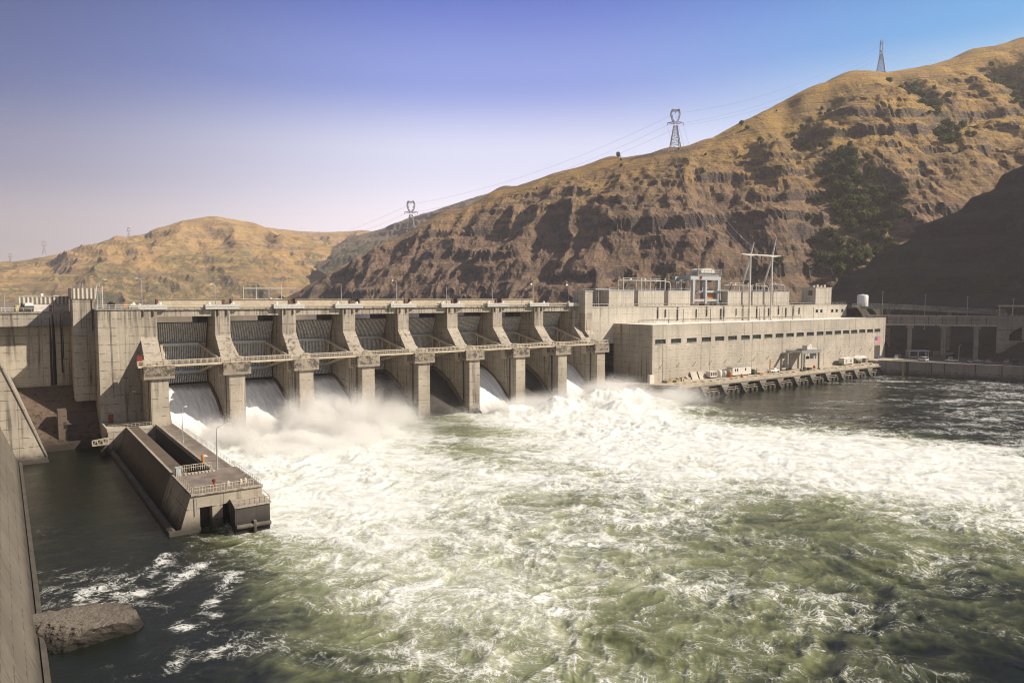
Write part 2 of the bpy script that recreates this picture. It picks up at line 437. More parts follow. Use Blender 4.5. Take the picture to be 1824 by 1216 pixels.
def fall_mat():
    t = NT('falling_spill_water'); x, y, z = t.xyz()
    wv = t.n.new('ShaderNodeTexNoise'); wv.inputs['Scale'].default_value = .35; t.lk(t.geo.outputs['Position'], wv.inputs['Vector'])
    va = t.n.new('ShaderNodeVectorMath'); va.operation = 'MULTIPLY_ADD'; t.lk(wv.outputs['Color'], va.inputs[0]); va.inputs[1].default_value = (1.6, 0, 0); t.lk(t.geo.outputs['Position'], va.inputs[2])
    s = t.noise(1, 6, .7, t.mapped((.8, .06, .06), (0, 0, 0), va.outputs[0])); s2 = t.noise(1, 5, .7, t.mapped((4.0, .35, .35), (7, 0, 0), va.outputs[0])); s3 = t.noise(.9, 6, .75, va.outputs[0])
    v = t.math('ADD', t.math('ADD', t.math('MULTIPLY', s, .45), t.math('MULTIPLY', s2, .25)), t.math('MULTIPLY', s3, .30))
    c = t.mix(t.ramp(v, .40, .60), (.78, .81, .80), (.92, .93, .92))
    low = t.ramp(t.math('ADD', z, t.math('MULTIPLY', s, -5)), 9, -2)
    c = t.mix(low, c, (.83, .83, .80))
    c = t.mix(t.ramp(t.math('ADD', z, t.math('MULTIPLY', s, 2.2)), 12.8, 14.2, 0, .75), c, (.10, .11, .115))
    t.bump(v, .6, .25)
    return t.out(c, .35)
M['fall'] = fall_mat()

def spray_mat():
    m = bpy.data.materials.new('white_spray'); m.use_nodes = True; t = m.node_tree; n = t.nodes; n.clear()
    d = n.new('ShaderNodeBsdfDiffuse'); d.inputs[0].default_value = (.93, .92, .90, 1)
    tr = n.new('ShaderNodeBsdfTranslucent'); tr.inputs[0].default_value = (.93, .92, .90, 1)
    mx = n.new('ShaderNodeMixShader'); mx.inputs[0].default_value = .5; o = n.new('ShaderNodeOutputMaterial')
    t.links.new(d.outputs[0], mx.inputs[1]); t.links.new(tr.outputs[0], mx.inputs[2]); t.links.new(mx.outputs[0], o.inputs[0])
    return m
M['spray'] = spray_mat()

def haze_mat(density):
    m = bpy.data.materials.new('valley_haze'); m.use_nodes = True; t = m.node_tree; t.nodes.clear()
    v = t.nodes.new('ShaderNodeVolumePrincipled'); v.inputs['Color'].default_value = (.88, .84, .86, 1)
    v.inputs['Density'].default_value = density; v.inputs['Anisotropy'].default_value = .2
    o = t.nodes.new('ShaderNodeOutputMaterial'); t.links.new(v.outputs[0], o.inputs['Volume'])
    return m

# ------------------------------------------------------------------ terrain
def tents(X, Y, ridges):
    """ridges: list of (points xyz, slope near, slope far, half width of the rounded crest)"""
    H = np.full(X.shape, -1e9)
    for pts, s0, s1, w in ridges:
        P = np.array(pts, float)
        best = np.full(X.shape, -1e9)
        for a, b in zip(P[:-1], P[1:]):
            d = b[:2] - a[:2]; L = d @ d
            t = np.clip(((X - a[0]) * d[0] + (Y - a[1]) * d[1]) / L, 0, 1)
            dist = np.hypot(X - a[0] - t * d[0], Y - a[1] - t * d[1])
            z = a[2] + t * (b[2] - a[2])
            dd = np.sqrt(dist * dist + w * w) - w
            best = np.maximum(best, z - s0 * dd - (s1 - s0) * np.maximum(dd - 120, 0))
        k = 14.0
        H = np.maximum(H, best) + k * .25 * np.maximum(0, 1 - np.abs(H - best) / k) ** 2
    return H
def pline(X, Y, pts):
    P = np.array(pts, float)[:, :2]; best = np.full(X.shape, 1e9)
    for a, b in zip(P[:-1], P[1:]):
        d = b - a; t = np.clip(((X - a[0]) * d[0] + (Y - a[1]) * d[1]) / (d @ d), 0, 1)
        best = np.minimum(best, np.hypot(X - a[0] - t * d[0], Y - a[1] - t * d[1]))
    return best
def terrace(h, step, sharp):
    q = h / step; f = q - np.floor(q)
    return (np.floor(q) + sstep(.5 - .5 / sharp, .5 + .5 / sharp, f)) * step

MAIN_RIDGES = [
 ([(312,1138,10),(357,1062,28),(408,1011,73),(491,928,133),(530,889,159),(577,817,188),(614,738,207),(643,672,216),(660,582,215),(688,549,227),(727,531,244),(776,512,272),(825,491,300),(858,474,314),(890,456,315),(956,434,330),(1023,404,354),(1087,374,375),(1212,306,416),(1339,172,444)], .58, .80, 18),
 ([(659,581,215),(638,515,182),(608,456,142),(562,400,100),(524,350,70),(480,308,34)], .6, .8, 14),
 ([(725,530,243),(681,475,184),(640,425,128)], .7, .8, 12),
 ([(856,473,312),(782,424,233),(722,367,169),(658,316,113),(622,298,80)], .60, .8, 20),
 ([(1021,403,353),(910,363,252),(833,314,179),(764,297,130)], .5, .65, 20),
 ([(641,671,218),(590,626,173),(535,595,133),(478,565,90),(437,534,50)], .65, .8, 12),
 ([(576,815,194),(513,776,146),(457,741,98),(414,708,52)], .65, .8, 12),
 ([(530,889,167),(462,850,112),(418,820,62)], .65, .8, 10),
 ([(647,582,209),(603,541,160),(543,502,116),(493,469,78),(453,438,45)], .65, .8, 12),
]
GULLIES = [
 ([(760,444),(697,451),(675,411),(647,359),(619,328),(558,313),(520,300)], 15, 34),
 ([(863,421),(812,365),(774,326),(739,306)], 12, 16),
 ([(948,348),(881,299)], 14, 18),
 ([(760,500),(700,470),(680,430)], 8, 14),
]
def main_hill(X, Y):
    crest = MAIN_RIDGES[0][0]
    dc = pline(X, Y, [p[:2] for p in crest]); away = sstep(22, 120, dc)
    wx = X + 15 * away * fbm(X * .011, Y * .011, 4, 3); wy = Y + 15 * away * fbm(X * .011, Y * .011, 4, 9)
    H = tents(wx, wy, MAIN_RIDGES)
    s = .73 * wx - .68 * wy; t = -.68 * wx - .73 * wy
    # ribs and draws running down the slope
    H = H + (ridged(s * .017, t * .0045 + s * .002, 3, 21, .45) - 1.2) * 8.5 * (.04 + .96 * away)
    H = H + (ridged(s * .06, t * .017, 3, 29, .5) - 1.1) * 1.4 * away
    for pts, dep, w in GULLIES:
        d = pline(wx, wy, pts); H = H - dep * np.exp(-(d / w) ** 2)
    # basalt flows: level benches with short cliffs, broken along their length
    lift = 7 * fbm(X * .006, Y * .006, 3, 40) + .02 * s
    m = sstep(-.15, .45, fbm(s * .010, H * .03, 3, 77)) * away
    T = terrace(H + lift, 25, 4.0) - lift
    H = H * (1 - .30 * m) + T * .30 * m
    m2 = sstep(.0, .5, fbm(s * .02, H * .06, 3, 83)) * away
    T = terrace(H + lift * 1.7, 8.5, 3.5) - lift * 1.7
    H = H * (1 - .22 * m2) + T * .22 * m2
    H = H + ridged(s * .03 + .4, H * .10, 3, 151, .55) * 1.0 * away
    return H + fbm(X * .09, Y * .09, 5, 55, .6) * 1.1 * (.25 + .75 * away)
def hill_basalt_shade(X, Y, H):  # dark rock mask that also paints shade onto the left face
    dc = pline(X, Y, [p[:2] for p in MAIN_RIDGES[0][0]]); s = .73 * X - .68 * Y
    n = fbm(X * .012, Y * .012, 4, 131)
    a = sstep(240, 130, s + 60 * n) * sstep(40, 120, dc + 60 * n)
    a = a * (.45 + .55 * sstep(-.25, .35, fbm(s * .03, (X + Y) * .006, 3, 141)))
    return np.clip(a + .9 * sstep(95, 40, H + 25 * n) * sstep(560, 380, X + 60 * n), 0, 1)
def hill_green(X, Y, H):
    g = np.zeros(X.shape)
    for pts, dep, w in GULLIES[:3]:
        g = np.maximum(g, (.6 if w > 30 else .9) * np.exp(-(pline(X, Y, pts) / (w * .85)) ** 2))
    g = np.maximum(g, .55 * sstep(.25, .7, fbm(X * .008, Y * .008, 3, 101)) * sstep(200, 60, H))
    return g
X, Y = np.meshgrid(np.arange(255, 1345, 2.6), np.arange(95, 1190, 2.6), indexing='ij')
H = main_hill(X, Y)
# cut a level bench for the powerhouse approach
dr_ = np.hypot(np.maximum(X - 455, 0), np.maximum(Y - 285, 0)); H = np.minimum(H, 31 + .75 * dr_ + 2 * fbm(X * .05, Y * .05, 3, 161))
H = np.maximum(H, 16)
H = np.where((Y < 228) & (X < 600), -6.5, H)
struct('hill', grid_mesh('hill', np.stack([X, Y, H], -1), M['hill'], {'green': hill_green(X, Y, H), 'basalt': hill_basalt_shade(X, Y, H)}, False))

def far_hill(name, ridges, x0, x1, y0, y1, st, seed, mat, rough=1., floor=20, bas=0.):
    X, Y = np.meshgrid(np.arange(x0, x1, st), np.arange(y0, y1, st), indexing='ij')
    wx = X + 60 * fbm(X * .0035, Y * .0035, 4, seed); wy = Y + 60 * fbm(X * .0035, Y * .0035, 4, seed + 5)
    H = tents(wx * .75 + X * .25, wy * .75 + Y * .25, ridges)
    dc = pline(X, Y, [p[:2] for p in ridges[0][0]])
    away = sstep(10, 160, dc)
    H = H + (ridged(wx * .0075, wy * .0028, 4, seed + 11, .45) - 1.2) * 19 * rough * (.05 + .95 * away)
    m = sstep(-.2, .4, fbm(X * .004, Y * .004, 3, seed + 2)) * away
    T = terrace(H, 24, 2.6); H = H * (1 - .3 * m) + T * .3 * m
    H = H + fbm(X * .02, Y * .02, 4, seed + 3, .6) * 2.2 * (.25 + .75 * away)
    H = np.maximum(H, floor)
    g = np.clip(sstep(.08, .30, fbm(X * .009 + Y * .002, Y * .0045, 5, seed + 21)) * sstep(255, 120, H) + sstep(120, 45, H + 40 * fbm(X * .006, Y * .006, 3, seed + 31)) * .8, 0, 1)
    return struct(name, grid_mesh(name, np.stack([X, Y, H], -1), mat, {'green': g, 'basalt': np.full(X.shape, bas)}, False))
far_hill('hill', [
 ([(-700,2450,40),(-239,2489,85),(-99,2498,99),(3,2500,124),(84,2499,160),(207,2441,196),(331,2377,227),(442,2308,260),(541,2287,282),(611,2269,277),(729,2265,250),(840,2270,211),(962,2286,144),(1107,2242,21)], .32, .36, 14),
 ([(331,2377,227),(300,2200,150),(250,2000,90),(200,1850,40)], .34, .4, 40),
 ([(541,2287,282),(520,2120,205),(470,1950,130),(430,1800,50)], .36, .42, 40),
 ([(729,2265,250),(700,2100,170),(640,1950,105),(600,1800,45)], .36, .42, 40)],
 -800, 1250, 1550, 2900, 8, 200, M['hill_far'])
far_hill('hill', [([(700,3350,330),(906,3277,367),(1042,3236,349),(1181,3188,340),(1391,3102,353),(1555,3024,332),(1963,2776,256)], .34, .4, 80),
 ([(1181,3188,340),(1080,2900,180),(1000,2700,60)], .4, .4, 60)], 500, 2100, 2400, 3700, 14, 300, M['hill_far'], bas=.25)
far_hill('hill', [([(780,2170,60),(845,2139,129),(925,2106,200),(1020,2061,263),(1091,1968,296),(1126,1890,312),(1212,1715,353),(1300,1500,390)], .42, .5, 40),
 ([(1020,2061,263),(930,1950,160),(850,1850,70)], .5, .5, 30)], 640, 1500, 1300, 2400, 9, 400, M['hill_mid'], bas=.55)  # even basalt tone deepens the shade painted on this ridge

# right bank: the shaded slope behind the fish ladder and the higher wall it climbs to downstream
NEAR = [([(405,285,30),(435,246,33),(469,247,48),(485,248,54),(504,243,66),(524,237,79),(552,221,103),(587,199,126)], .74, .8, 8),
 ([(587,199,126),(640,150,196),(690,60,286),(712,-60,322),(722,-200,345),(737,-500,345)], 1.0, 1.0, 6)]
def near_bank(X, Y):
    wx = X + 6 * fbm(X * .02, Y * .02, 3, 503); wy = Y + 6 * fbm(X * .02, Y * .02, 3, 509)
    H = tents(wx, wy, NEAR)
    dc = np.minimum(pline(X, Y, [p[:2] for p in NEAR[0][0]]), pline(X, Y, [p[:2] for p in NEAR[1][0]])); away = sstep(3, 40, dc)
    H = H + (ridged(X * .02, Y * .02, 3, 511) - 1.2) * 3.5 * away
    T = terrace(H, 19, 3.0); H = H * .6 + T * .4
    H = H + fbm(X * .12, Y * .12, 3, 515) * .6
    # bench behind the powerhouse, parking level beside the river
    bench = 34.2 - 27.8 * sstep(212, 196, Y - .12 * (X - 393))
    bench = np.where(X < 470, bench, 6.2 + 28 * sstep(196, 212, Y - .12 * (X - 393)))
    return np.maximum(H, bench)
X, Y = np.meshgrid(np.arange(392, 900, 3.), np.arange(-560, 330, 3.), indexing='ij')
H = near_bank(X, Y)
qx = 367 + (185 - Y) * .386
H = np.where((X < qx + 3) & (Y < 197), -4, H)
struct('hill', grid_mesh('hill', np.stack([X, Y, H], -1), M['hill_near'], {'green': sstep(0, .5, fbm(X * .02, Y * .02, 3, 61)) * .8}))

gb = MB(); gb.add([(-9000, -3000, -7), (9000, -3000, -7), (9000, 9000, -7), (-9000, 9000, -7)], [(0, 1, 2, 3)])
struct('ground', gb, M['gravel'])
pb = MB(); pb.add([(-2600, 231, POOL), (1100, 231, POOL), (1400, 3600, POOL), (-2600, 3600, POOL)], [(0, 1, 2, 3)])
struct('water', pb, M['pool'])

# ------------------------------------------------------------------ tailrace water
# (x, y, foam, milky green, wave height) sampled over the river
FLOW = [
 (4.8,193.2,0.02,0.0,0.06),(8.6,184.2,0.02,0.0,0.06),(11.6,155.8,0.02,0.02,0.06),(6.2,139.8,0.1,0.02,0.1),(12.4,135.3,0.04,0.02,0.1),(4.7,125.1,0.08,0.02,0.1),
 (6.0,111.6,0.22,0.03,0.12),(12.3,119.7,0.06,0.02,0.12),(11.1,109.1,0.42,0.06,0.15),(15.6,107.0,0.44,0.06,0.15),(20.7,110.9,0.36,0.06,0.2),(16.4,116.8,0.1,0.02,0.15),
 (19.5,126.7,0.02,0.0,0.12),(24.8,105.3,0.16,0.06,0.25),(19.0,95.7,0.12,0.03,0.25),(30.7,112.2,0.36,0.3,0.4),(31.1,120.1,0.3,0.3,0.4),(14.1,86.5,0.06,0.02,0.2),
 (10.6,81.6,0.24,0.03,0.2),(17.4,79.5,0.28,0.05,0.25),(17.3,87.5,0.05,0.02,0.25),(23.4,88.6,0.2,0.08,0.3),(16.3,98.7,0.02,0,0.2),(5.8,85.1,0.02,0,0.1),
 (19.2,75.4,0.14,0.06,0.3),(27.1,94.1,0.2,0.12,0.35),(37.2,121.0,0.75,0.75,0.55),(44.4,152.5,0.95,1,0.5),(55.8,186.1,1,1,0.6),(42.1,133.9,0.9,0.95,0.6),
 (65.4,179.2,1,1,0.7),(50.1,137.7,0.92,0.95,0.7),(41.5,114.3,0.78,0.8,0.7),(34.8,100.7,0.62,0.62,0.7),(30.1,91.9,0.42,0.4,0.6),(30.2,83.7,0.42,0.45,0.7),
 (26.1,76.3,0.22,0.2,0.6),(28.3,70.2,0.2,0.22,0.7),(34.7,80.4,0.42,0.55,0.8),(37.7,91.1,0.6,0.7,0.8),(62.0,139.8,0.95,0.95,0.7),(47.2,106.8,0.78,0.85,0.8),
 (85.3,173.7,0.95,0.9,0.5),(95.9,180.7,0.5,0.5,0.3),(107.9,188.6,0.2,0.25,0.2),(114.5,186.2,0.16,0.22,0.2),(103.9,160.3,0.36,0.45,0.3),(97.7,164.7,0.55,0.6,0.3),
 (110.1,155.8,0.72,0.72,0.5),(83.0,150.6,0.8,0.8,0.6),(41.9,85.7,0.6,0.75,0.8),(37.6,71.2,0.5,0.6,0.8),(32.2,66.0,0.26,0.32,0.8),(36.6,64.3,0.32,0.4,0.8),
 (81.5,125.8,0.75,0.8,0.8),(89.8,138.6,0.62,0.62,0.6),(63.7,98.3,0.58,0.7,0.9),(51.1,79.0,0.6,0.75,0.9),(45.3,64.1,0.4,0.55,0.9),(46.3,70.2,0.48,0.6,0.9),
 (104.1,135.4,0.72,0.68,0.7),(115.1,152.2,0.78,0.75,0.6),(126.2,153.8,0.95,0.9,0.9),(136.8,193.5,1,1,1.0),(132.2,196.9,0.95,1,0.8),(159.8,176.9,1,1,1.3),
 (155.6,154.2,1,1,1.4),(141.1,133.5,1,1,1.2),(99.2,118.9,0.74,0.72,0.8),(83.8,103.8,0.5,0.55,0.9),(73.4,87.9,0.52,0.6,1.0),(57.0,68.3,0.55,0.66,1.0),
 (50.5,55.7,0.42,0.5,1.0),(118.0,111.5,0.8,0.8,0.9),(98.6,93.1,0.52,0.55,1.0),(100.8,106.3,0.55,0.5,0.9),(77.3,72.8,0.46,0.55,1.1),(66.3,57.6,0.42,0.45,1.1),
 (57.5,58.5,0.32,0.38,1.1),(59.5,47.8,0.3,0.35,1.1),(166.4,135.1,1,1,1.3),(180.1,155.4,1,1,1.3),(173.2,130.3,1,1,1.2),(138.1,103.7,0.92,0.9,1.0),
 (118.1,88.6,0.55,0.58,1.0),(98.2,73.5,0.34,0.38,1.2),(80.2,58.0,0.36,0.38,1.3),(172.1,111.1,1,1,1.1),(186.6,120.6,1,1,1.1),(144.5,86.2,0.85,0.85,1.0),
 (120.4,77.4,0.42,0.42,1.1),(107.4,66.8,0.3,0.3,1.2),(188.1,104.2,1,1,1.0),(159.6,88.2,0.95,0.95,1.0),(189.5,89.7,0.95,0.95,1.0),(159.6,75.3,0.92,0.92,1.0),
 (190.7,76.7,0.9,0.9,1.0),(164.4,65.9,0.85,0.85,1.0),(191.8,65.0,0.85,0.85,0.9),(164.1,55.4,0.75,0.75,0.9),(189.7,53.6,0.85,0.8,0.9),(168.2,42.9,0.6,0.6,0.9),
 (134.1,63.1,0.62,0.64,1.0),(143.0,52.5,0.58,0.58,1.0),(119.2,65.6,0.38,0.38,1.2),(119.2,51.6,0.34,0.34,1.2),(127.3,42.6,0.32,0.34,1.2),(97.5,45.5,0.26,0.22,1.3),
 (99.1,54.3,0.34,0.34,1.3),(100.9,36.6,0.22,0.16,1.2),(77.6,42.3,0.3,0.28,1.3),(77.6,49.5,0.36,0.36,1.3),(80.2,34.3,0.22,0.14,1.2),(86.3,28.4,0.16,0.07,1.1),
 (65.3,45.0,0.3,0.3,1.2),(108.6,27.1,0.15,0.08,1.0),(128.6,35.8,0.25,0.25,1.0),(203.1,152.9,0.12,0.08,0.38),(222.4,170.1,0.1,0.08,0.3),(193.3,150.0,0.5,0.3,0.75),
 (201.2,136.2,0.22,0.08,0.45),(207.7,126.4,0.27,0.08,0.45),(216.4,120.1,0.3,0.08,0.45),(218.0,103.4,0.3,0.08,0.52),(224.8,87.7,0.33,0.08,0.6),(226.0,76.9,0.5,0.12,0.6),
 (225.3,63.9,0.5,0.2,0.6),(264.5,171.3,0.11,0.06,0.3),(236.2,167.5,0.05,0.05,0.3),(321.5,153.1,0.25,0.06,0.45),(256.6,121.9,0.3,0.06,0.52),(253.3,140.7,0.22,0.06,0.45),
 (351.0,175.3,0.44,0.06,0.38),(337.7,141.5,0.27,0.05,0.52),(321.4,119.8,0.46,0.06,0.52),(267.3,99.4,0.38,0.06,0.6),(344.2,113.8,0.44,0.06,0.52),(253.7,83.5,0.35,0.06,0.6),
 (305.0,87.0,0.37,0.06,0.6),(295.3,172.0,0.1,0.05,0.3),
]
def flow(X, Y):
    F = np.array(FLOW, float)
    lr = np.log(np.hypot(F[:, 0], F[:, 1])); th = np.arctan2(F[:, 0], F[:, 1])
    LR = np.log(np.maximum(np.hypot(X, Y), 1)); TH = np.arctan2(X, Y)
    W = np.zeros(X.shape); A = [np.zeros(X.shape) for _ in range(3)]
    for k in range(len(F)):
        w = np.exp(-(((LR - lr[k]) * .62) ** 2 + (TH - th[k]) ** 2) / (2 * .036 ** 2)) + 1e-9
        W += w
        for j in range(3): A[j] += w * F[k, 2 + j]
    return [a / W for a in A]
th = np.radians(np.linspace(-24, 96, 1250)); rr = np.exp(np.linspace(math.log(56), math.log(560), 640))
T, RR = np.meshgrid(th, rr, indexing='ij'); X = RR * np.sin(T); Y = RR * np.cos(T)
foam, green, amp = flow(X, Y)
for pts in [[(6.7, 107.7), (11.1, 109.1), (15.0, 109.8), (18.8, 115.0), (20.5, 118.1)], [(7.4, 104.5), (13.2, 104.8), (16.5, 104.0), (20.2, 108.6), (24.0, 112.6)], [(8.7, 80.8), (13.2, 81.4), (16.0, 82.8), (19.1, 81.7)], [(16.7, 90.6), (20.4, 92.7), (23.8, 101.1), (25.8, 104.6)]]:
    d = pline(X + 1.2 * fbm(X * .25, Y * .25, 3, 681), Y + 1.2 * fbm(X * .25, Y * .25, 3, 683), pts)
    foam = np.maximum(foam, (.52 + .35 * fbm(X * .35, Y * .35, 3, 685)) * np.exp(-(d / 2.0) ** 2))
wx = X + 3.5 * fbm(X * .06, Y * .06, 3, 601); wy = Y + 3.5 * fbm(X * .06, Y * .06, 3, 611)
h1 = fbm(wx * .055, wy * .075, 3, 621)
h2 = ridged(wx * .16, wy * .21, 4, 631, .52) - 1.05
h3 = ridged(wx * .55, wy * .65, 3, 641, .5) - .95
Z = amp * (1 - .35 * sstep(.6, 1, foam)) * (.58 * h1 + .30 * h2 + .08 * h3)
# the boils where each open bay meets the river
for bx, by, bh, w in [(45, 196, 2.2, 9), (62, 193, 2.6, 9), (84, 195, 3.0, 9), (140, 193, 3.2, 10), (152, 184, 2.6, 12), (178, 187, 6.5, 13), (192, 179, 4.5, 12), (172, 174, 4.0, 13), (203, 163, 2.0, 12), (160, 188, 4.0, 10)]:
    g = np.exp(-(((X - bx) / w) ** 2 + ((Y - by) / (w * .55)) ** 2))
    Z += bh * g * (.85 + .42 * fbm(X * .10, Y * .10, 4, 651, .42) + .10 * ridged(X * .25, Y * .25, 3, 661, .5) - .1)
crest = np.clip(h2 * .9 + h3 * .35, -1, 1.2)
rough_ = sstep(.8, 1, foam) * sstep(120, 150, Y); Z += .5 * rough_ * (ridged(wx * .13, wy * .16, 4, 691, .55) - 1.0)
Z += WATER + .03 * fbm(X * .5, Y * .5, 2, 671)
P = np.stack([X, Y, Z], -1)
struct('water', grid_mesh('water', P, M['water'], {'foam': foam, 'green': green, 'crest': crest}))
# the river beyond and behind the detailed sheet
wb = MB()
ths = [R(a) for a in range(-24, 97, 5)]
wb.add([(55 * math.sin(a), 55 * math.cos(a), -1.6) for a in ths] + [(0, -900, -1.6), (-20, 55, -1.6), (1300, -900, -1.6), (1300, -60, -1.6)], [tuple(range(len(ths))) ])
wb.v = []; wb.f = []
wb.add([(-60, -900, -2.4), (900, -900, -2.4), (900, 240, -2.4), (-60, 240, -2.4)], [(0, 1, 2, 3)])
wo = wb.build('water', M['water'])
for k in ('foam', 'green', 'crest'):
    a = wo.data.attributes.new(k, 'FLOAT', 'POINT'); a.data.foreach_set('value', [.12, .12, .12, .12] if k != 'crest' else [0.] * 4)
struct('water', wo)

# ------------------------------------------------------------------ spray
def spray(name, clouds, n, seed):
    g = np.random.default_rng(seed); V = []
    for (cx, cy, cz, sx, sy, sz, wgt) in clouds:
        k = int(n * wgt * 2.2)
        x = cx + g.normal(0, 1, k) * sx; y = cy + g.normal(0, 1, k) * sy
        z = np.abs(g.normal(0, 1, k)); z = cz + (z * .55 + g.exponential(.55, k) * .45) * sz
        bil = fbm(x * .12 + z * .05, y * .12 + z * .16, 4, seed)
        top = cz + sz * (1.35 + 1.1 * fbm(x * .09, y * .09, 3, seed + 9))
        keep = (g.random(k) < sstep(-.45, .42, bil) * .95 + .05) & (z < top + g.random(k) * sz * .5)
        V.append(np.stack([x, y, z], -1)[keep])
    V = np.concatenate(V); V = V[(V[:, 0] > 37.5) & (V[:, 1] < 226)]; k = len(V)
    size = g.uniform(.025, .07, k)[:, None, None]
    a = g.normal(0, 1, (k, 3)); a /= np.linalg.norm(a, axis=1, keepdims=True)
    b = g.normal(0, 1, (k, 3)); b -= a * (a * b).sum(1, keepdims=True); b /= np.linalg.norm(b, axis=1, keepdims=True)
    tri = np.stack([a, -.5 * a + .866 * b, -.5 * a - .866 * b], 1) * size + V[:, None, :]
    me = bpy.data.meshes.new(name)
    me.vertices.add(3 * k); me.vertices.foreach_set('co', tri.reshape(-1).astype(np.float32))
    me.loops.add(3 * k); me.loops.foreach_set('vertex_index', np.arange(3 * k, dtype=np.int32))
    me.polygons.add(k); me.polygons.foreach_set('loop_start', np.arange(0, 3 * k, 3, dtype=np.int32))
    try: me.polygons.foreach_set('loop_total', np.full(k, 3, dtype=np.int32))
    except Exception: pass
    me.materials.append(M['spray']); me.update(); me.validate()
    o = bpy.data.objects.new(name, me); COL.objects.link(o)
    return o

def mist(name, parts, dens, seed):
    """drifting fine mist: a closed soft-edged volume"""
    m = bpy.data.materials.new('drifting_mist'); m.use_nodes = True; t = m.node_tree; n = t.nodes; n.clear()
    geo = n.new('ShaderNodeNewGeometry')
    def mt(op, a, b=None):
        k = n.new('ShaderNodeMath'); k.operation = op
        for i, v in enumerate((a, b)):
            if v is None: continue
            if isinstance(v, (int, float)): k.inputs[i].default_value = v
            else: t.links.new(v, k.inputs[i])
        return k.outputs[0]
    tot = None
    for (cx, cy, cz, rx, ry, rz, w) in parts:
        mp = n.new('ShaderNodeVectorMath'); mp.operation = 'SUBTRACT'; t.links.new(geo.outputs['Position'], mp.inputs[0]); mp.inputs[1].default_value = (cx, cy, cz)
        dv = n.new('ShaderNodeVectorMath'); dv.operation = 'DIVIDE'; t.links.new(mp.outputs[0], dv.inputs[0]); dv.inputs[1].default_value = (rx, ry, rz)
        ln = n.new('ShaderNodeVectorMath'); ln.operation = 'LENGTH'; t.links.new(dv.outputs[0], ln.inputs[0])
        mr = n.new('ShaderNodeMapRange'); mr.interpolation_type = 'SMOOTHSTEP'; t.links.new(ln.outputs['Value'], mr.inputs[0])
        mr.inputs[1].default_value = 1.0; mr.inputs[2].default_value = .1; mr.inputs[3].default_value = 0; mr.inputs[4].default_value = w
        tot = mr.outputs[0] if tot is None else mt('ADD', tot, mr.outputs[0])
    no = n.new('ShaderNodeTexNoise'); no.inputs['Scale'].default_value = .13; no.inputs['Detail'].default_value = 4; no.inputs['Roughness'].default_value = .6; no.inputs['Distortion'].default_value = .4
    t.links.new(geo.outputs['Position'], no.inputs['Vector'])
    nr = n.new('ShaderNodeMapRange'); t.links.new(no.outputs['Fac'], nr.inputs[0]); nr.inputs[1].default_value = .40; nr.inputs[2].default_value = .66
    d = mt('MULTIPLY', mt('MULTIPLY', tot, nr.outputs[0]), dens)
    v = n.new('ShaderNodeVolumePrincipled'); v.inputs['Color'].default_value = (.995, .99, .985, 1); v.inputs['Anisotropy'].default_value = .0; t.links.new(d, v.inputs['Density'])
    o = n.new('ShaderNodeOutputMaterial'); t.links.new(v.outputs[0], o.inputs['Volume'])
    P = np.array(parts); x0 = (P[:, 0] - P[:, 3]).min(); x1 = (P[:, 0] + P[:, 3]).max(); y0 = (P[:, 1] - P[:, 4]).min(); y1 = min(218, (P[:, 1] + P[:, 4]).max()); z1 = (P[:, 2] + P[:, 5]).max()
    b = MB(); b.box(x0, x1, y0, y1, -1.5, z1); ob = b.build(name, m); return ob

# ------------------------------------------------------------------ spillway
XR = [35.3 + 19.62 * i for i in range(9)]      # right face of each pier
PW = 4.25
dam = thing('spillway_dam', (XR[0], 218, WATER), 'long tan concrete spillway dam of nine buttress piers with eight grey radial gates', 'dam')

def pier_mb():
    x1 = XR[0]; x0 = x1 - PW; b = MB()
    b.prism_x([(204, -6), (204, 17.9), (204.6, 17.9), (204.6, 21.5), (212, 21.5), (218.5, 28.2), (218.5, DECK - .6), (237, DECK - .6), (237, -6)], x0, x1)
    return b
p0 = pier_mb().build('pier', M['conc'], dam)
b = MB(); x1 = XR[0]; x0 = x1 - PW
b.hexa([(x0 - 1.7, 203.2, 17.9), (x1 + 1.5, 203.2, 17.9), (x1 + 1.5, 208.5, 17.9), (x0 - 1.7, 208.5, 17.9)], [(x0 - 1.7, 203.2, 21.3), (x1 + 1.5, 203.2, 21.3), (x1 + 1.5, 208.5, 21.3), (x0 - 1.7, 208.5, 21.3)])
cb = b.build('corbel', M['corbel'], p0)
for s, xx in ((-1, x0), (1, x1)):
    b = MB(); a_, c_ = sorted((xx + s * .02, xx + s * .9))
    b.hexa([(a_, 208.6, 17.0), (c_, 208.6, 18.2), (c_, 212.2, 18.2), (a_, 212.2, 17.0)], [(a_, 208.6, 22.4), (c_, 208.6, 22.4), (c_, 212.2, 22.4), (a_, 212.2, 22.4)])
    b.build('trunnion_bracket', M['steel_beige'], p0)
b = MB(); b.box(x0 - .06, x0, 207.2, 208.2, 2, 17.5); sl = b.build('drain_slot', M['steel_dark'], p0)
b = MB()
b.box(x0 - 2.6, x1 + 2.6, 218.0, 221.2, DECK - .58, DECK + .75)
b.box(x0 - 2.75, x1 + 2.75, 217.9, 218.2, DECK + .1, DECK + .35)
hb = b.build('hoist_beam', M['hoist'], p0)
for xx in (x0 - 1.3, x1 + 1.1):
    b = MB(); b.lathe((xx, 219.5, DECK + .75), [(.5, 0), (.5, .3), (.36, .6), (.12, .75)], 10)
    b.box(xx - .75, xx - .2, 219.1, 219.9, DECK + .75, DECK + 1.05)
    b.build('hoist_cover', M['white_steel'], hb)
for xx in (x0 + .9, x1 - .9):
    b = MB(); b.box(xx - .16, xx + .16, 218.1, 218.5, DECK - 2.4, DECK - .6)
    b.build('cable_guide', M['conc_dark'], p0)
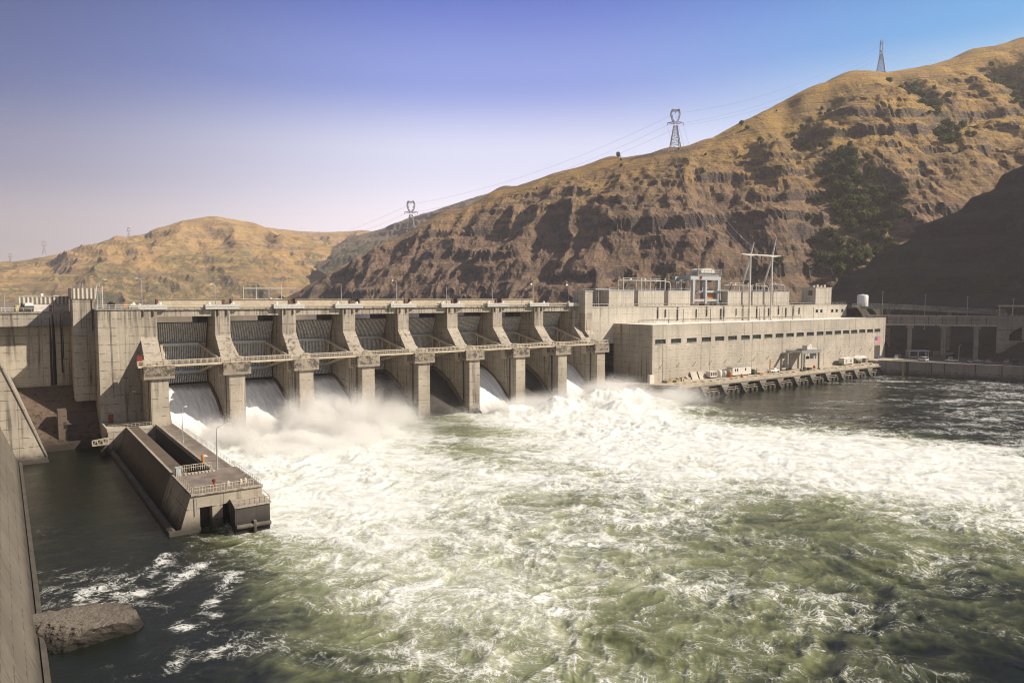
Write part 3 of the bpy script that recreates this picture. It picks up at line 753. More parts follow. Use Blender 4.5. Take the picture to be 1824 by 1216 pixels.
for i in range(1, 9):
    def cp(a, parent, dx):
        c = a.copy(); COL.objects.link(c); c.parent = parent; c.location = a.location.copy(); c.location.x += dx
        for ch in list(a.children): cp(ch, c, 0)
        return c
    cp(p0, dam, 19.62 * i)
# the last pier carries a concrete tower block
b = MB(); b.box(191.2, 195.3, 214.8, 222.3, 33, 41.7)
b.build('pier_tower', M['conc_light'], dam)
b = MB(); b.prism_x([(214.8, 33), (214.8, 26), (213, 24.2), (222, 24.2), (222.3, 33)], 191.3, 195.2); b.build('pier_tower_base', M['conc'], dam)
b = MB(); b.box(191.0, 195.5, 214.6, 222.5, 41.7, 42.05); b.path([(191.2, 214.9, 42.6), (195.2, 214.9, 42.6), (195.2, 222, 42.6)], .06)
b.build('tower_cap', M['galv'], dam)

# ogee chutes and bays
OG = [(237, -6), (237, 11.5), (231, 12.6), (228.5, 12.4), (226, 12.1), (223, 11.2), (220.7, 10.2), (218.5, 9.2), (216.3, 8.0), (213.5, 6.1), (211, 4.1), (208, 1.6), (204, -1.9), (200, -5.6), (198, -7)]
b = MB(); b.prism_x(OG, XR[0] + .01, XR[1] - PW - .01); og = b.build('ogee_crest', M['ogee'], dam, True)
for s in (0, 1):
    b = MB(); xx = (XR[0] + .02) if s == 0 else (XR[1] - PW - .72)
    pr_ = [(y, z + 1.5) for y, z in OG[3:-1]] + [(y, z - .1) for y, z in reversed(OG[3:-1])]
    b.prism_x(pr_, xx, xx + .7)
    b.build('recess_shade_band', M['conc_dark'], og, True)  # dark band added in place of a shaded recess along the pier
b = MB(); x0, x1 = XR[0], XR[1] - PW
b.box(x0, x1, 219.4, 221.0, 33.8, DECK - .35); b.box(x0, x1, 221.0, 234, DECK - 1.1, DECK - .2)
b.box(x0, x1, 218.9, 219.4, DECK - .75, DECK - .3)
bd = b.build('bridge_deck', M['conc'], dam)
b = MB()
b.tube((x0 - .5, 219.1, DECK + .25), (x1 + .5, 219.1, DECK + .25), .16, 8); b.tube((x0 - .5, 219.1, DECK + .75), (x1 + .5, 219.1, DECK + .75), .07)
for k in range(8): b.tube((x0 + 1 + k * 1.9, 219.2, DECK - .4), (x0 + 1 + k * 1.9, 219.2, DECK + .75), .06)
b.build('deck_railing', M['steel_beige'], bd)
b = MB(); b.box(x1 - 3.0, x1, 228, 234, 30.5, 34.9); b.build('bulkhead_slot', M['steel_dark'], dam)
firsts = [o for o in dam.children if o.name.split('.')[0] in ('ogee_crest', 'bridge_deck', 'bulkhead_slot')]
for i in range(1, 8):
    for o in firsts: cp(o, dam, 19.62 * i)

# radial gates (each turns on its trunnions: a part of the dam with its own girders and arms)
TY, TZ, RAD = 210.2, 21.2, 19.6
def arc(a, r=RAD): return (TY + r * math.cos(a), TZ + r * math.sin(a))
A0, A1 = -.385, .572
def gate(dx, lift, first=None):
    x0, x1 = XR[0] + .35 + dx, XR[1] - PW - .35 + dx
    a0, a1 = A0 + lift, A1 + lift
    b = MB(); n = 18
    pts = [arc(a0 + (a1 - a0) * k / n, RAD + .25) for k in range(n + 1)] + [arc(a1 - (a1 - a0) * k / n, RAD) for k in range(n + 1)]
    b.prism_x(pts, x0, x1)
    b.mi = 1; m = 30
    for k in range(m):
        xx = x0 + .25 + (x1 - x0 - .5) * k / (m - 1)
        pr_ = [arc(a0 + (a1 - a0) * q / 10, RAD) for q in range(11)] + [arc(a1 - (a1 - a0) * q / 10, RAD - .42) for q in range(11)]
        b.prism_x(pr_, xx - .12, xx + .12)
    g = b.build('radial_gate', [M['gate_skin'], M['steel_gray']], dam)
    gir = (a0 + (a1 - a0) * .16, a0 + (a1 - a0) * .64)
    for aa in gir:
        b = MB(); c, s = math.cos(aa), math.sin(aa)
        q = [(TY + r * c - t * s, TZ + r * s + t * c) for r, t in ((RAD - .4, -.45), (RAD - 1.5, -.45), (RAD - 1.5, .45), (RAD - .4, .45))]
        b.prism_x(q, x0 + .3, x1 - .3); b.build('girder', M['galv'], g)
    for s_, xt in ((1, x0 - .15), (-1, x1 + .15)):
        b = MB(); xa = xt + s_ * 2.3
        ends = []
        for aa in gir:
            y_, z_ = arc(aa, RAD - 1.2); ends.append((xa, y_, z_)); b.beam((xt, TY, TZ), (xa, y_, z_), .62, .62)
        aa = (a0 + a1) / 2 - .03; y_, z_ = arc(aa, RAD - 1.2)
        for f in (.35, .62, .86):
            P0 = Vector((xt, TY, TZ)).lerp(Vector(ends[0]), f); P1 = Vector((xt, TY, TZ)).lerp(Vector(ends[1]), f)
            b.beam(P0, P1, .28, .28)
        for f0, f1 in ((.35, .62), (.62, .86), (.86, 1)):
            P0 = Vector((xt, TY, TZ)).lerp(Vector(ends[1]), f0); P1 = Vector((xt, TY, TZ)).lerp(Vector(ends[0]), f1); b.beam(P0, P1, .2, .2)
        b.build('gate_arm', M['steel_beige'], g)
    for f0, f1 in ((.25, .5), (.5, .75)):
        b = MB(); xa, xb = x0 + (x1 - x0) * f0, x0 + (x1 - x0) * f1
        ya, za = arc(gir[0], RAD - 1.5); yb, zb = arc(gir[1], RAD - 1.5)
        b.beam((xa, ya, za), ((xa + xb) / 2, TY + (RAD - 1.5), TZ + .2), .22, .22); b.beam((xb, ya, za), ((xa + xb) / 2, TY + (RAD - 1.5), TZ + .2), .22, .22)
        b.build('sway_brace', M['galv'], g)
LIFT = [.0, .005, .0, .01, .015, .03, .0, .10]
for i in range(8): gate(19.62 * i, LIFT[i])

# sheets of water falling over the crests of the open bays
def fall(i, z0, seed, thick=.95, ylen=0):
    x0, x1 = XR[i] + .05, XR[i + 1] - PW - .05
    prof = np.array([(231, 13.4), (228.6, 13.35), (226, 13.0), (223, 12.15), (220.7, 11.15), (218.5, 10.15), (216.3, 9.0), (213.5, 7.05), (211, 5.1), (208, 2.5), (204, -.9), (200, -4.2)])
    prof = prof + np.array([0, z0])
    t = np.linspace(0, len(prof) - 1, 70); yy = np.interp(t, range(len(prof)), prof[:, 0]); zz = np.interp(t, range(len(prof)), prof[:, 1])
    xs = np.linspace(x0, x1, 60)
    Xg, Tg = np.meshgrid(xs, np.arange(70), indexing='ij'); Yg = yy[Tg]; Zg = zz[Tg]
    k = (Tg / 69.) ** 1.2
    Zg = Zg + k * (.5 * fbm(Xg * .8, Yg * .12 + seed, 3, 700 + seed) + .25 * fbm(Xg * 2.2, Yg * .4, 2, 710 + seed))
    o = grid_mesh('water', np.stack([Xg, Yg, Zg], -1), M['fall']); struct('water', o)
fall(0, 0, 1); fall(1, 0, 2); fall(2, 0, 3); fall(5, .3, 4); fall(7, 1.1, 5)
b = MB()

# catwalk along the pier noses
cw = thing('catwalk', (111, 205, 21.4), 'cream steel catwalk with railings running along all the pier noses under the gates', 'catwalk')
b = MB(); b.box(28.2, 194.2, 204.0, 205.7, 21.32, 21.5); b.build('walkway', M['steel_beige'], cw)
b = MB()
for yy in (204.0, 205.7): b.box(28.2, 194.2, yy - .08, yy + .08, 20.95, 21.32)
k = 29.
while k < 193: b.beam((k, 204.0, 21.1), (k + 2.4, 205.7, 21.1), .12, .12); k += 2.4
b.build('truss_chord', M['steel_beige'], cw)
for yy in (204.0, 205.7):
    b = MB(); b.box(28.2, 194.2, yy - .05, yy + .05, 22.5, 22.62); b.box(28.2, 194.2, yy - .03, yy + .03, 22.0, 22.07)
    k = 28.3
    while k < 194.3: b.box(k - .06, k + .06, yy - .06, yy + .06, 21.5, 22.55); k += 1.53
    b.build('railing', M['rail'], cw)
for i in range(9):
    xx = XR[i] - 2.1
    b = MB(); b.box(xx - 1.6, xx + 1.6, 204.2, 204.7, 21.5, 22.3); b.build('cable_box', M['steel_beige'], cw)
single('equipment_cabinet', MB().box(28.35, 29.5, 206.2, 207.2, 21.5, 24.0).box(28.28, 29.57, 206.1, 207.3, 24.0, 24.1), M['red'], 'red steel cabinet at the left end of the catwalk', 'cabinet')
b = MB()
for xx in (25.8, 28.0): b.tube((xx, 217.9, 16.5), (xx, 217.9, 24.5), .07)
for k in range(14): b.tube((25.8, 217.9, 16.8 + k * .55), (28.0, 217.9, 16.8 + k * .55), .035)
# stoplogs stored on the deck
X0s = [37.5, 58.7, 79.0, 101.5, 121.5, 141.5, 162.0]; X1s = [56.9, 77.6, 98.6, 119.8, 139.8, 159.9, 179.8]
names = ['beige steel stoplog beam above the leftmost spillway bay', 'beige steel stoplog beam second along the dam deck from the left', 'beige steel stoplog beam third along the dam deck from the left',
         'beige steel stoplog beam fourth, in the middle of the row on the dam deck', 'beige steel stoplog beam fifth along the dam deck from the left', 'beige steel stoplog beam sixth, second from the right of the deck row', 'beige steel stoplog beam nearest the powerhouse, last of the deck row']
for xa, xb, lb in zip(X0s, X1s, names):
    t = thing('stoplog_beam', ((xa + xb) / 2, 233, DECK - .2), lb, 'stoplog', 'stoplog beams stored on the dam deck')
    b = MB(); b.box(xa + .5, xb - .5, 232.4, 233.6, DECK - .2, DECK + 2.15); b.box(xa + .5, xb - .5, 232.1, 233.9, DECK + 2.15, DECK + 2.3); b.box(xa + .5, xb - .5, 232.1, 232.4, DECK - .2, DECK + .05)
    b.build('web', M['steel_beige'], t)
    for xx in (xa, xb - .5):
        b = MB(); b.box(xx, xx + .5, 232.0, 234.0, DECK - .2, DECK + 2.35); b.build('end_plate', M['rust'], t)

# ------------------------------------------------------------------ left abutment
ab = thing('concrete_abutment', (26, 220, WATER), 'tall tan concrete abutment block between the lift tower and the first spillway bay', 'abutment')
b = MB(); b.box(20.9, 31.04, 217.8, 237, -6, 35.8); b.build('wall', M['conc'], ab)
b = MB(); b.box(20.5, 31.04, 217.5, 237, 35.8, 36.1); b.build('coping', M['gray_conc'], ab)
b = MB(); b.box(22.6, 23.75, 217.66, 217.8, 5.35, 7.7); d = b.build('door', M['red'], ab)
MB().box(23.5, 23.6, 217.6, 217.66, 6.4, 6.55).build('handle', M['galv'], d)
b = MB(); b.tube((24.1, 217.6, 12), (23.9, 217.6, 35.6), .05); b.build('conduit', M['steel_dark'], ab)
b = MB(); b.box(28.4, 29.4, 217.4, 217.8, 13.2, 13.7); b.build('lamp_box', M['galv'], ab)
b = MB()
b.tube((20.7, 217.7, 37.1), (30.8, 217.7, 37.1), .07); b.tube((20.7, 217.7, 36.6), (30.8, 217.7, 36.6), .05)
for k in range(8): b.tube((20.8 + k * 1.42, 217.7, 36.1), (20.8 + k * 1.42, 217.7, 37.1), .06)
b.build('railing', M['white_steel'], ab)
b = MB(); b.prism_y([(35.32, -3), (36.9, -3), (35.6, 9.8), (35.32, 10)], 205, 217); b.build('wing_wall', M['conc'], ab)

tw = thing('lift_tower', (18.6, 229, 10.8), 'slim concrete lift tower with a ribbed metal top beside the abutment', 'tower')
b = MB(); b.box(15.9, 20.86, 226, 236, 10.8, 38.8); b.build('shaft', M['conc'], tw)
b = MB(); b.box(15.6, 21.4, 225.7, 236, 38.8, 41.7); b.build('cladding', M['corrug'], tw)
b = MB(); b.path([(15.7, 225.8, 42.5), (21.3, 225.8, 42.5), (21.3, 232, 42.5)], .05)
for xx in (15.7, 17.6, 19.4, 21.3): b.tube((xx, 225.8, 41.7), (xx, 225.8, 42.5), .05)
b.tube((18.5, 228, 41.7), (18.5, 228, 43.2), .08)
b.build('roof_railing', M['galv'], tw)
b = MB(); b.tube((20.4, 225.85, 30), (20.4, 225.85, 38.8), .12); b.build('downpipe', M['steel_dark'], tw)
la = thing('ladder_frame', (22.6, 229, 36.1), 'open white steel ladder frame beside the ribbed tower top', 'ladder')
b = MB()
for xx, yy in ((21.9, 228), (23.3, 228), (21.9, 229.4), (23.3, 229.4)): b.tube((xx, yy, 36.1), (xx, yy, 42.4), .06)
for k in range(9):
    z = 37 + k * .66; b.path([(21.9, 228, z), (23.3, 228, z), (23.3, 229.4, z)], .04)
b.build('frame', M['white_steel'], la)
b = MB(); b.box(21.8, 23.4, 227.9, 229.5, 39.6, 39.7); b.build('platform', M['galv'], la)

rw = thing('dam_wall', (0, 236, WATER), 'recessed tan concrete dam wall streaked with dark seepage left of the tower', 'wall')
b = MB(); b.prism_x([(236, 14.4), (236, 35.3), (243, 35.3), (243, -6), (211, -6), (216.5, -.5)], -14, 20.85)
b.build('wall', M['conc'], rw)
b = MB(); b.box(-13.9, 15.8, 235.7, 236, 34.75, 35.35); b.build('coping', M['gray_conc'], rw)
b = MB(); b.prism_x([(235.92, 14.5), (235.86, 14.5), (216.2, -.4), (210.9, -5.8), (211.1, -5.9), (216.6, -.5)], -13.9, 20.8); b.build('apron', M['apron'], rw)
b = MB()
sm_ = plain('black_seepage_stain', (.028, .02, .014), .7, 0, .3, 1.0)
for xa, w, z0, z1 in ((11.0, .30, 14.6, 33.6), (11.75, .42, 14.6, 34.2), (12.0, .2, 14.6, 32), (13.6, .22, 18, 34.6), (14.0, .12, 22, 33)):
    b = MB(); b.prism_y([(xa - w, z0), (xa + w, z0), (xa + w * .9, z0 + (z1 - z0) * .7), (xa + w * .2, z1), (xa - w * .2, z1), (xa - w * .8, z0 + (z1 - z0) * .6)], 235.95, 236.1)
    b.build('seepage_stain', sm_, rw)
b = MB()
for k in range(18): b.tube((-13 + k * 1.65, 235.6, 35.3), (-13 + k * 1.65, 235.6, 36.4), .05)
b.tube((-13, 235.6, 36.4), (15.8, 235.6, 36.4), .06); b.tube((-13, 235.6, 35.9), (15.8, 235.6, 35.9), .05)
b.build('railing', M['white_steel'], rw)
single('concrete_pilaster', MB().prism_y([(11.2, -2), (13.2, -2), (13.2, 9.5), (11.2, 9.5)], 219, 224), M['conc_dark'], 'dark stained concrete pilaster on the sloping apron left of the tower', 'pilaster')

bt = thing('buttress_wall', (2, 203, WATER), 'concrete buttress with a sloping edge at the left frame edge', 'buttress')
b = MB(); b.prism_y([(-30, -6), (10.2, -6), (7.7, .9), (-.65, 23.6), (-5, 35.5), (-30, 35.5)], 203.4, 235.9); b.build('wall', M['conc'], bt)
b = MB(); b.prism_y([(2.5, -4), (8.4, -4), (8.0, .55), (2.5, .55)], 202.7, 203.4); b.build('footing', M['gray_conc'], bt)
b = MB(); b.prism_y([(7.75, .95), (8.05, .95), (-.35, 23.7), (-4.7, 35.6), (-5, 35.5), (-.65, 23.6)], 203.1, 203.4); b.build('edge_coping', M['gray_conc'], bt)

lw = thing('lock_wall', (0, 120, WATER), 'long battered grey concrete lock wall filling the lower left corner', 'wall')
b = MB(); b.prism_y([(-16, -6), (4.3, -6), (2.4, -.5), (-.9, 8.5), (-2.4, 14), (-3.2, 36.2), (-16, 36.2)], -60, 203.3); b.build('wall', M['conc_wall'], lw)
b = MB(); b.prism_y([(2.1, -3), (3.0, -3), (2.85, -.1), (2.65, .3), (2.25, .4)], -60, 203.2); b.build('toe', M['gray_conc'], lw)
# deck items over the left wall
hs = thing('corrugated_shed', (8.2, 239, 35.3), 'long white shed with ribbed metal upper cladding on the left deck', 'shed')
b = MB(); b.box(4.2, 12.0, 238.5, 242.5, 35.3, 37.4); b.build('wall', M['white_steel'], hs)
b = MB(); b.box(4.1, 12.1, 238.35, 242.6, 37.4, 39.4); b.build('cladding', M['corrug'], hs)
b = MB(); b.box(4.0, 12.2, 238.2, 242.7, 39.4, 39.55); b.lathe((9.6, 240, 39.55), [(.3, 0), (.3, .5), (.45, .6), (.1, .8)], 8); b.build('roof', M['roof'], hs)
b = MB(); b.box(11.1, 12.0, 238.4, 238.5, 35.3, 37.0); b.build('door', M['carred'], hs)
h2 = thing('control_shed', (14, 239, 35.3), 'small cream shed with one dark window between the long shed and the ribbed tower', 'shed')
b = MB(); b.box(12.25, 15.8, 238.2, 242, 35.3, 37.4); b.build('wall', M['steel_beige'], h2)
b = MB(); b.box(12.2, 15.85, 238.05, 242.1, 37.4, 39.5); b.build('cladding', M['corrug'], h2)
b = MB(); b.box(12.15, 15.88, 237.9, 242.2, 39.5, 39.65); b.build('roof', M['roof'], h2)
b = MB(); b.box(12.7, 13.7, 238.12, 238.2, 36.7, 37.35); b.build('window', M['glass'], h2)
def lathe_thing(name, c, prof, mat, label, cat, n=14): return single(name, MB().lathe(c, prof, n), mat, label, cat, None, True)
lathe_thing('water_drum', (3.6, 237.4, 35.3), [(.62, 0), (.66, .3), (.66, 1.5), (.5, 1.75), (.2, 1.85)], M['yellow'], 'yellow drum standing at the left end of the left deck', 'drum')

# ------------------------------------------------------------------ powerhouse
ph = thing('powerhouse', (300, 205, 5.3), 'long pale concrete powerhouse with a single row of small windows high on its wall', 'powerhouse')
WX = [210.9, 220.2, 229.8, 239.2, 248.0, 256.8, 266.0, 274.3, 283.0, 291.7, 300.2, 308.5, 317.1, 325.7, 333.7, 341.9, 349.8, 357.7, 365.7, 373.7, 381.4]
b = MB()
# front wall built round the window openings
x = 209.4
for wx_ in WX:
    b.box(x, wx_, 195, 196, 20.7, 22.5); x = wx_ + 6.2
b.box(x, 393, 195, 196, 20.7, 22.5)
b.box(209.4, 393, 195, 196, -4, 20.7); b.box(209.4, 393, 195, 196, 22.5, 28.4)
b.box(392, 393, 196, 217, -4, 28.4)
# construction joints and form ledges are cast with the wall
b.mi = 1
for xx in (239.0, 268.4, 297.6, 326.9, 356.2, 385): b.box(xx - .11, xx + .11, 194.93, 195.0, 5.3, 20.4); b.box(xx - .11, xx + .11, 194.93, 195, 22.7, 28.3)
b.mi = 2
for z in (9.6, 13.9, 18.2):
    k = 211
    while k < 391:
        b.box(k, k + 1.7, 194.93, 195.0, z - .10, z + .05); k += 3.9
b.build('wall', [M['conc_light'], M['conc_pale'], M['gray_conc']], ph)
b = MB(); b.box(209.4, 210.2, 196, 217, -4, 28.4); b.build('end_wall', M['conc'], ph)  # stained concrete, also darker than the front to deepen this face's shade
b = MB(); b.box(210.2, 392, 196, 217, 27.2, 28.0); b.build('roof', M['roof'], ph)
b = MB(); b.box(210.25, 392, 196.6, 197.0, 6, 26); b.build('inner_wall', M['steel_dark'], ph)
wf = None
for wx_ in WX:
    b = MB(); b.box(wx_, wx_ + 6.2, 195.55, 195.7, 20.7, 22.5); w = b.build('window', M['window'], ph)
    b = MB(); b.box(wx_ - .1, wx_ + 6.3, 194.85, 195.0, 20.5, 20.7); b.build('sill', M['conc_pale'], w)
    b = MB(); b.box(wx_, wx_ + 6.2, 195.45, 195.54, 22.4, 22.5)
    for k in range(1, 4): b.box(wx_ + k * 1.55 - .05, wx_ + k * 1.55 + .05, 195.45, 195.55, 20.7, 22.5)
    b.build('mullion', M['steel_dark'], w)
# joints, anchors and fittings on the front wall
for k in range(17): b = MB(); b.tube((213.5 + k * 10.2, 194.8, 10.8), (214.4 + k * 10.2, 194.3, 12.6), .09); b.build('davit_rod', M['steel_dark'], ph)
b = MB(); b.box(382.2, 387.2, 194.9, 195, 5.6, 13.4); d = b.build('door', M['steel_dark'], ph)
b = MB(); b.box(381.9, 382.2, 194.8, 195, 5.3, 13.7); b.box(387.2, 387.5, 194.8, 195, 5.3, 13.7); b.box(381.9, 387.5, 194.8, 195, 13.4, 13.7); b.build('frame', M['gray_conc'], d)
b = MB(); b.box(393.0, 396.2, 197, 200, 15.2, 16.8); b.build('wall_cabinet', M['galv'], ph)
# flag painted on a flat panel
fl = thing('flag_panel', (384.9, 194.9, 14.5), 'stars and stripes flag panel mounted on the powerhouse wall above the tall door', 'flag')
FX0, FX1, FZ0, FZ1 = 382.0, 387.8, 14.6, 18.2
b = MB(); b.box(FX0, FX1, 194.86, 194.95, FZ0, FZ1); b.build('field', M['white'], fl)
M['flagred'] = plain('flag_red', (.50, .03, .04), .6, 0, .05); M['flagblue'] = plain('flag_blue', (.03, .06, .26), .6, 0, .05)
hs_ = (FZ1 - FZ0) / 13
for k in range(0, 13, 2):
    b = MB(); b.box(FX0, FX1, 194.83, 194.86, FZ0 + k * hs_, FZ0 + (k + 1) * hs_)
    b.build('stripe', M['flagred'], fl)
b = MB(); b.box(FX0 - .01, FX0 + 2.5, 194.80, 194.83, FZ0 + 6 * hs_, FZ1 + .01); ct = b.build('canton', M['flagblue'], fl)
for r_ in range(9):
    for c_ in range(6 if r_ % 2 == 0 else 5):
        sx = FX0 + .22 + (c_ + (0 if r_ % 2 == 0 else .5)) * .41; sz_ = FZ1 - .2 - r_ * .2
        pts = []
        for q in range(10):
            rr_ = .085 if q % 2 == 0 else .034; an = math.pi / 2 + q * math.pi / 5
            pts.append((sx + rr_ * math.cos(an), sz_ + rr_ * math.sin(an)))
        b = MB(); b.prism_y(pts, 194.785, 194.80); b.build('star', M['white'], ct)

# upper wall, intake blocks, roof safety frames
uw = thing('intake_wall', (300, 224, 28), 'higher pale concrete wall rising behind the powerhouse roof with dark pipes', 'wall')
b = MB(); b.box(195.3, 392.4, 217, 234, 20, 35.2); b.build('wall', M['conc_pale'], uw)
b = MB(); b.box(195.3, 392.6, 216.8, 217.3, 35.2, 35.6); b.build('coping', M['conc_light'], uw)
k = 0
for xx in (236, 241, 249, 262, 269.3, 279.8, 282, 291.5, 308, 318, 326.5, 333, 339.5, 345):
    k += 1; b = MB(); b.box(xx - .25, xx + .25, 216.6, 217.0, 29 + (k % 3) * .8, 34.0 + (k % 2) * .9); b.build('wall_pipe', M['steel_dark'], uw)
for xx in (362, 366.5, 377.5, 382, 388): b = MB(); b.box(xx - 1, xx + 1, 216.9, 217.0, 31.2, 32.8); b.build('window', M['glass'], uw)
b = MB(); b.path([(196, 217.2, 36.6), (358, 217.2, 36.6)], .06); b.path([(371, 217.2, 36.6), (392, 217.2, 36.6)], .06)
k = 196.
while k < 392: b.tube((k, 217.2, 35.6), (k, 217.2, 36.6), .05); k += 2.6
b.build('railing', M['white_steel'], uw)
BL = [(206.8, 221.7, 'leftmost pale concrete transformer enclosure on the upper powerhouse deck'), (224.2, 240.5, 'second pale concrete transformer enclosure, middle of the left three on the upper deck'), (243.3, 258.1, 'third pale concrete transformer enclosure, just left of the deck gantry crane'),
      (285.4, 303.2, 'pale concrete transformer enclosure behind the left pole of the tall take-off frame'), (305.0, 320.6, 'pale concrete transformer enclosure behind the right pole of the tall take-off frame'), (322.4, 336.4, 'rightmost pale concrete transformer enclosure, nearest the small lift house')]
for xa, xb, lb in BL:
    t = thing('transformer_enclosure', ((xa + xb) / 2, 222, 35.2), lb, 'enclosure', 'concrete transformer enclosures on the upper deck')
    b = MB(); b.box(xa, xb, 217.35, 218.2, 35.2, 42.2); b.box(xa, xa + .9, 218.2, 228, 35.2, 42.2); b.box(xb - .9, xb, 218.2, 228, 35.2, 42.2); b.box(xa + .9, xb - .9, 227, 228, 35.2, 42.2)
    b.build('wall', M['conc_pale'], t)
    b = MB(); b.box(xa + .9, xb - .9, 218.2, 227, 35.4, 36.2); b.lathe(((xa + xb) / 2, 222.5, 36.2), [(2.2, 0), (2.2, 3.6), (1.2, 4.6)], 12); b.build('transformer', M['galv'], t)
    b = MB(); b.box(xa - .1, xb + .1, 217.2, 218.3, 42.2, 42.5)
    b.path([(xa, 217.4, 43.2), (xb, 217.4, 43.2)], .05)
    for q in range(6): b.tube((xa + q * (xb - xa) / 5, 217.4, 42.4), (xa + q * (xb - xa) / 5, 217.4, 43.2), .05)
    b.build('coping', M['cool_steel'], t)
for xa, xb, lb in ((200.2, 206.7, 'flat metal canopy on thin posts left of the leftmost enclosure'), (278.5, 285.3, 'flat metal canopy on thin posts beside the blue-grey deck crane')):
    t = thing('canopy', ((xa + xb) / 2, 222, 35.2), lb, 'canopy', 'canopies on the upper deck')
    b = MB(); b.box(xa, xb + 2, 218.4, 225, 42.55, 42.9); b.build('roof', M['cool_steel'], t)
    for xx, yy in ((xa + 2.2, 219), (xa + 5.4, 219), (xa + 2.2, 224.5), (xa + 5.4, 224.5)): b = MB(); b.tube((xx, yy, 35.2), (xx, yy, 42.55), .15); b.build('post', M['galv'], t)
# bus-work pipes over the left enclosures
def bus(name, xs, z0, z1, y, lb, extra=True):
    t = thing(name, ((xs[0] + xs[-1]) / 2, y, z0), lb, 'pipework')
    for xx in xs:
        b = MB(); b.tube((xx, y, z0), (xx, y, z1), .28, 8); b.tube((xx, y + 3, z0), (xx, y + 3, z1), .22, 8)
        b.lathe((xx, y, z1), [(.34, 0), (.34, .2), (.2, .3), (.34, .4), (.34, .6), (.2, .7), (.34, .8), (.3, 1.1)], 8)
        b.build('post', M['white_steel'], t)
    b = MB()
    for dy in (0, 3):
        b.tube((xs[0], y + dy, z1 - .2), (xs[-1], y + dy, z1 - .2 + dy * .1), .17, 8)
    b.tube((xs[0] + 2, y + 1.5, z1 + .8), (xs[-1] - 1, y + 1.5, z1 + .9), .1)
    for q in range(int((xs[-1] - xs[0]) / 4.5)):
        xx = xs[0] + 1 + q * 4.5; b.beam((xx, y - .2, z1 + .0), (xx, y + 3.2, z1 + .2), .12, .12); b.tube((xx, y + 1.5, z1), (xx, y + 1.5, z1 + .9), .08)
        if q % 2: b.box(xx - .4, xx + .5, y + .7, y + 1.4, z1 + .1, z1 + .8)
    xe = xs[-1]
    b.path([(xe, y, z1 - .3), (xe + 2.6, y, z1 - .5), (xe + 3.7, y, z1 - 1.4), (xe + 3.8, y, z0 - 1.5)], .2)
    b.build('bus_pipe', M['white_steel'], t)
bus('bus_pipework', [220.6, 231.6, 237.6, 241, 247.2], 42.5, 47.0, 223, 'pale overhead bus pipes on posts above the left three concrete enclosures')
bus('bus_pipework', [258.4, 264.5], 42.5, 46.6, 223, 'short bus pipework with insulators just left of the blue-grey crane')
bus('bus_pipework', [291.5, 299, 306], 42.5, 45.6, 221, 'bus pipework at the foot of the left pole of the take-off frame')
bus('bus_pipework', [313, 319.5], 42.5, 45.6, 221, 'bus pipework between the right take-off pole and the last arrester')
bus('bus_pipework', [328.6, 334.0], 42.5, 46.4, 221, 'bus pipework on the rightmost concrete enclosure')
for xx, lb in ((217.8, 'black tilted arrester on the leftmost enclosure'), (236.4, 'black tilted arrester on the second enclosure'), (256.0, 'black tilted arrester on the third enclosure'), (289.6, 'black tilted arrester left of the left take-off pole'), (308.2, 'black tilted arrester between the two take-off poles'), (326.0, 'black tilted arrester on the rightmost enclosure')):
    b = MB()
    for q in range(9):
        f = q / 9.; b.lathe((xx + f * 1.3, 219.5, 42.5 + f * 3.2), [(.2, 0), (.34, .1), (.2, .2), (.2, .36)], 8)
    single('surge_arrester', b, M['black'], lb, 'arrester', 'black arresters on the enclosures')

# roof safety frames
fr = thing('roof_safety_frame', (290, 212.5, 28.0), 'row of tall thin posts with a cream cable rail along the powerhouse roof', 'railing')
k = 0; xx = 229.
while xx < 352:
    b = MB(); b.tube((xx, 212.5, 28.0), (xx, 212.5, 34.2), .13); b.build('post', M['steel_dark'] if k % 3 else M['white_steel'], fr); xx += 9.4; k += 1
b = MB(); b.tube((229, 212.5, 34.2), (352, 212.5, 34.2), .13); b.tube((211, 212.5, 30.1), (352, 212.5, 30.1), .05)
xx = 211.
while xx < 351: b.tube((xx, 212.5, 28.1), (xx + 4.7, 212.5, 30.1), .05); b.tube((xx + 9.4, 212.5, 28.1), (xx + 9.4, 212.5, 30.1), .05); xx += 9.4
b.build('cable_rail', M['rail'], fr)

lh = thing('lift_house', (369, 221, 35.2), 'small square pale concrete lift house on the upper deck, near the white tank', 'building')
b = MB(); b.box(361.4, 377.0, 217.5, 226, 35.2, 44.6); b.build('wall', M['conc_pale'], lh)
b = MB(); b.box(361.1, 377.3, 217.2, 226.3, 44.6, 45.0)
for q in range(4): b.box(363 + q * 3.6, 364.6 + q * 3.6, 220, 222, 45.0, 45.9 + (q % 2) * .6)
b.build('roof', M['conc_light'], lh)
b = MB(); b.box(361.25, 361.4, 219.5, 221.8, 40.5, 43.2); b.build('window', M['rust'], lh)

# blue-grey gantry crane on the intake deck
gc = thing('gantry_crane', (272, 224, 35.2), 'tall blue-grey gantry crane with a drum hoist on the upper deck', 'crane')
LX, LY = (263.2, 281.2), (220.2, 229.5)
for xx in LX:
    for yy in LY:
        b = MB(); b.hexa([(xx - .5, yy - .5, 36.4), (xx + .5, yy - .5, 36.4), (xx + .5, yy + .5, 36.4), (xx - .5, yy + .5, 36.4)], [(xx - .8, yy - .8, 47.6), (xx + .8, yy - .8, 47.6), (xx + .8, yy + .8, 47.6), (xx - .8, yy + .8, 47.6)])
        lg = b.build('leg', M['cool_steel'], gc)
        b = MB(); b.box(xx - 1.6, xx + 1.6, yy - .5, yy + .5, 35.3, 36.4); b.build('bogie', M['steel_dark'], lg)
b = MB()
for yy in LY: b.box(LX[0] - 2.6, LX[1] + 1.4, yy - .8, yy + .8, 47.6, 49.3)
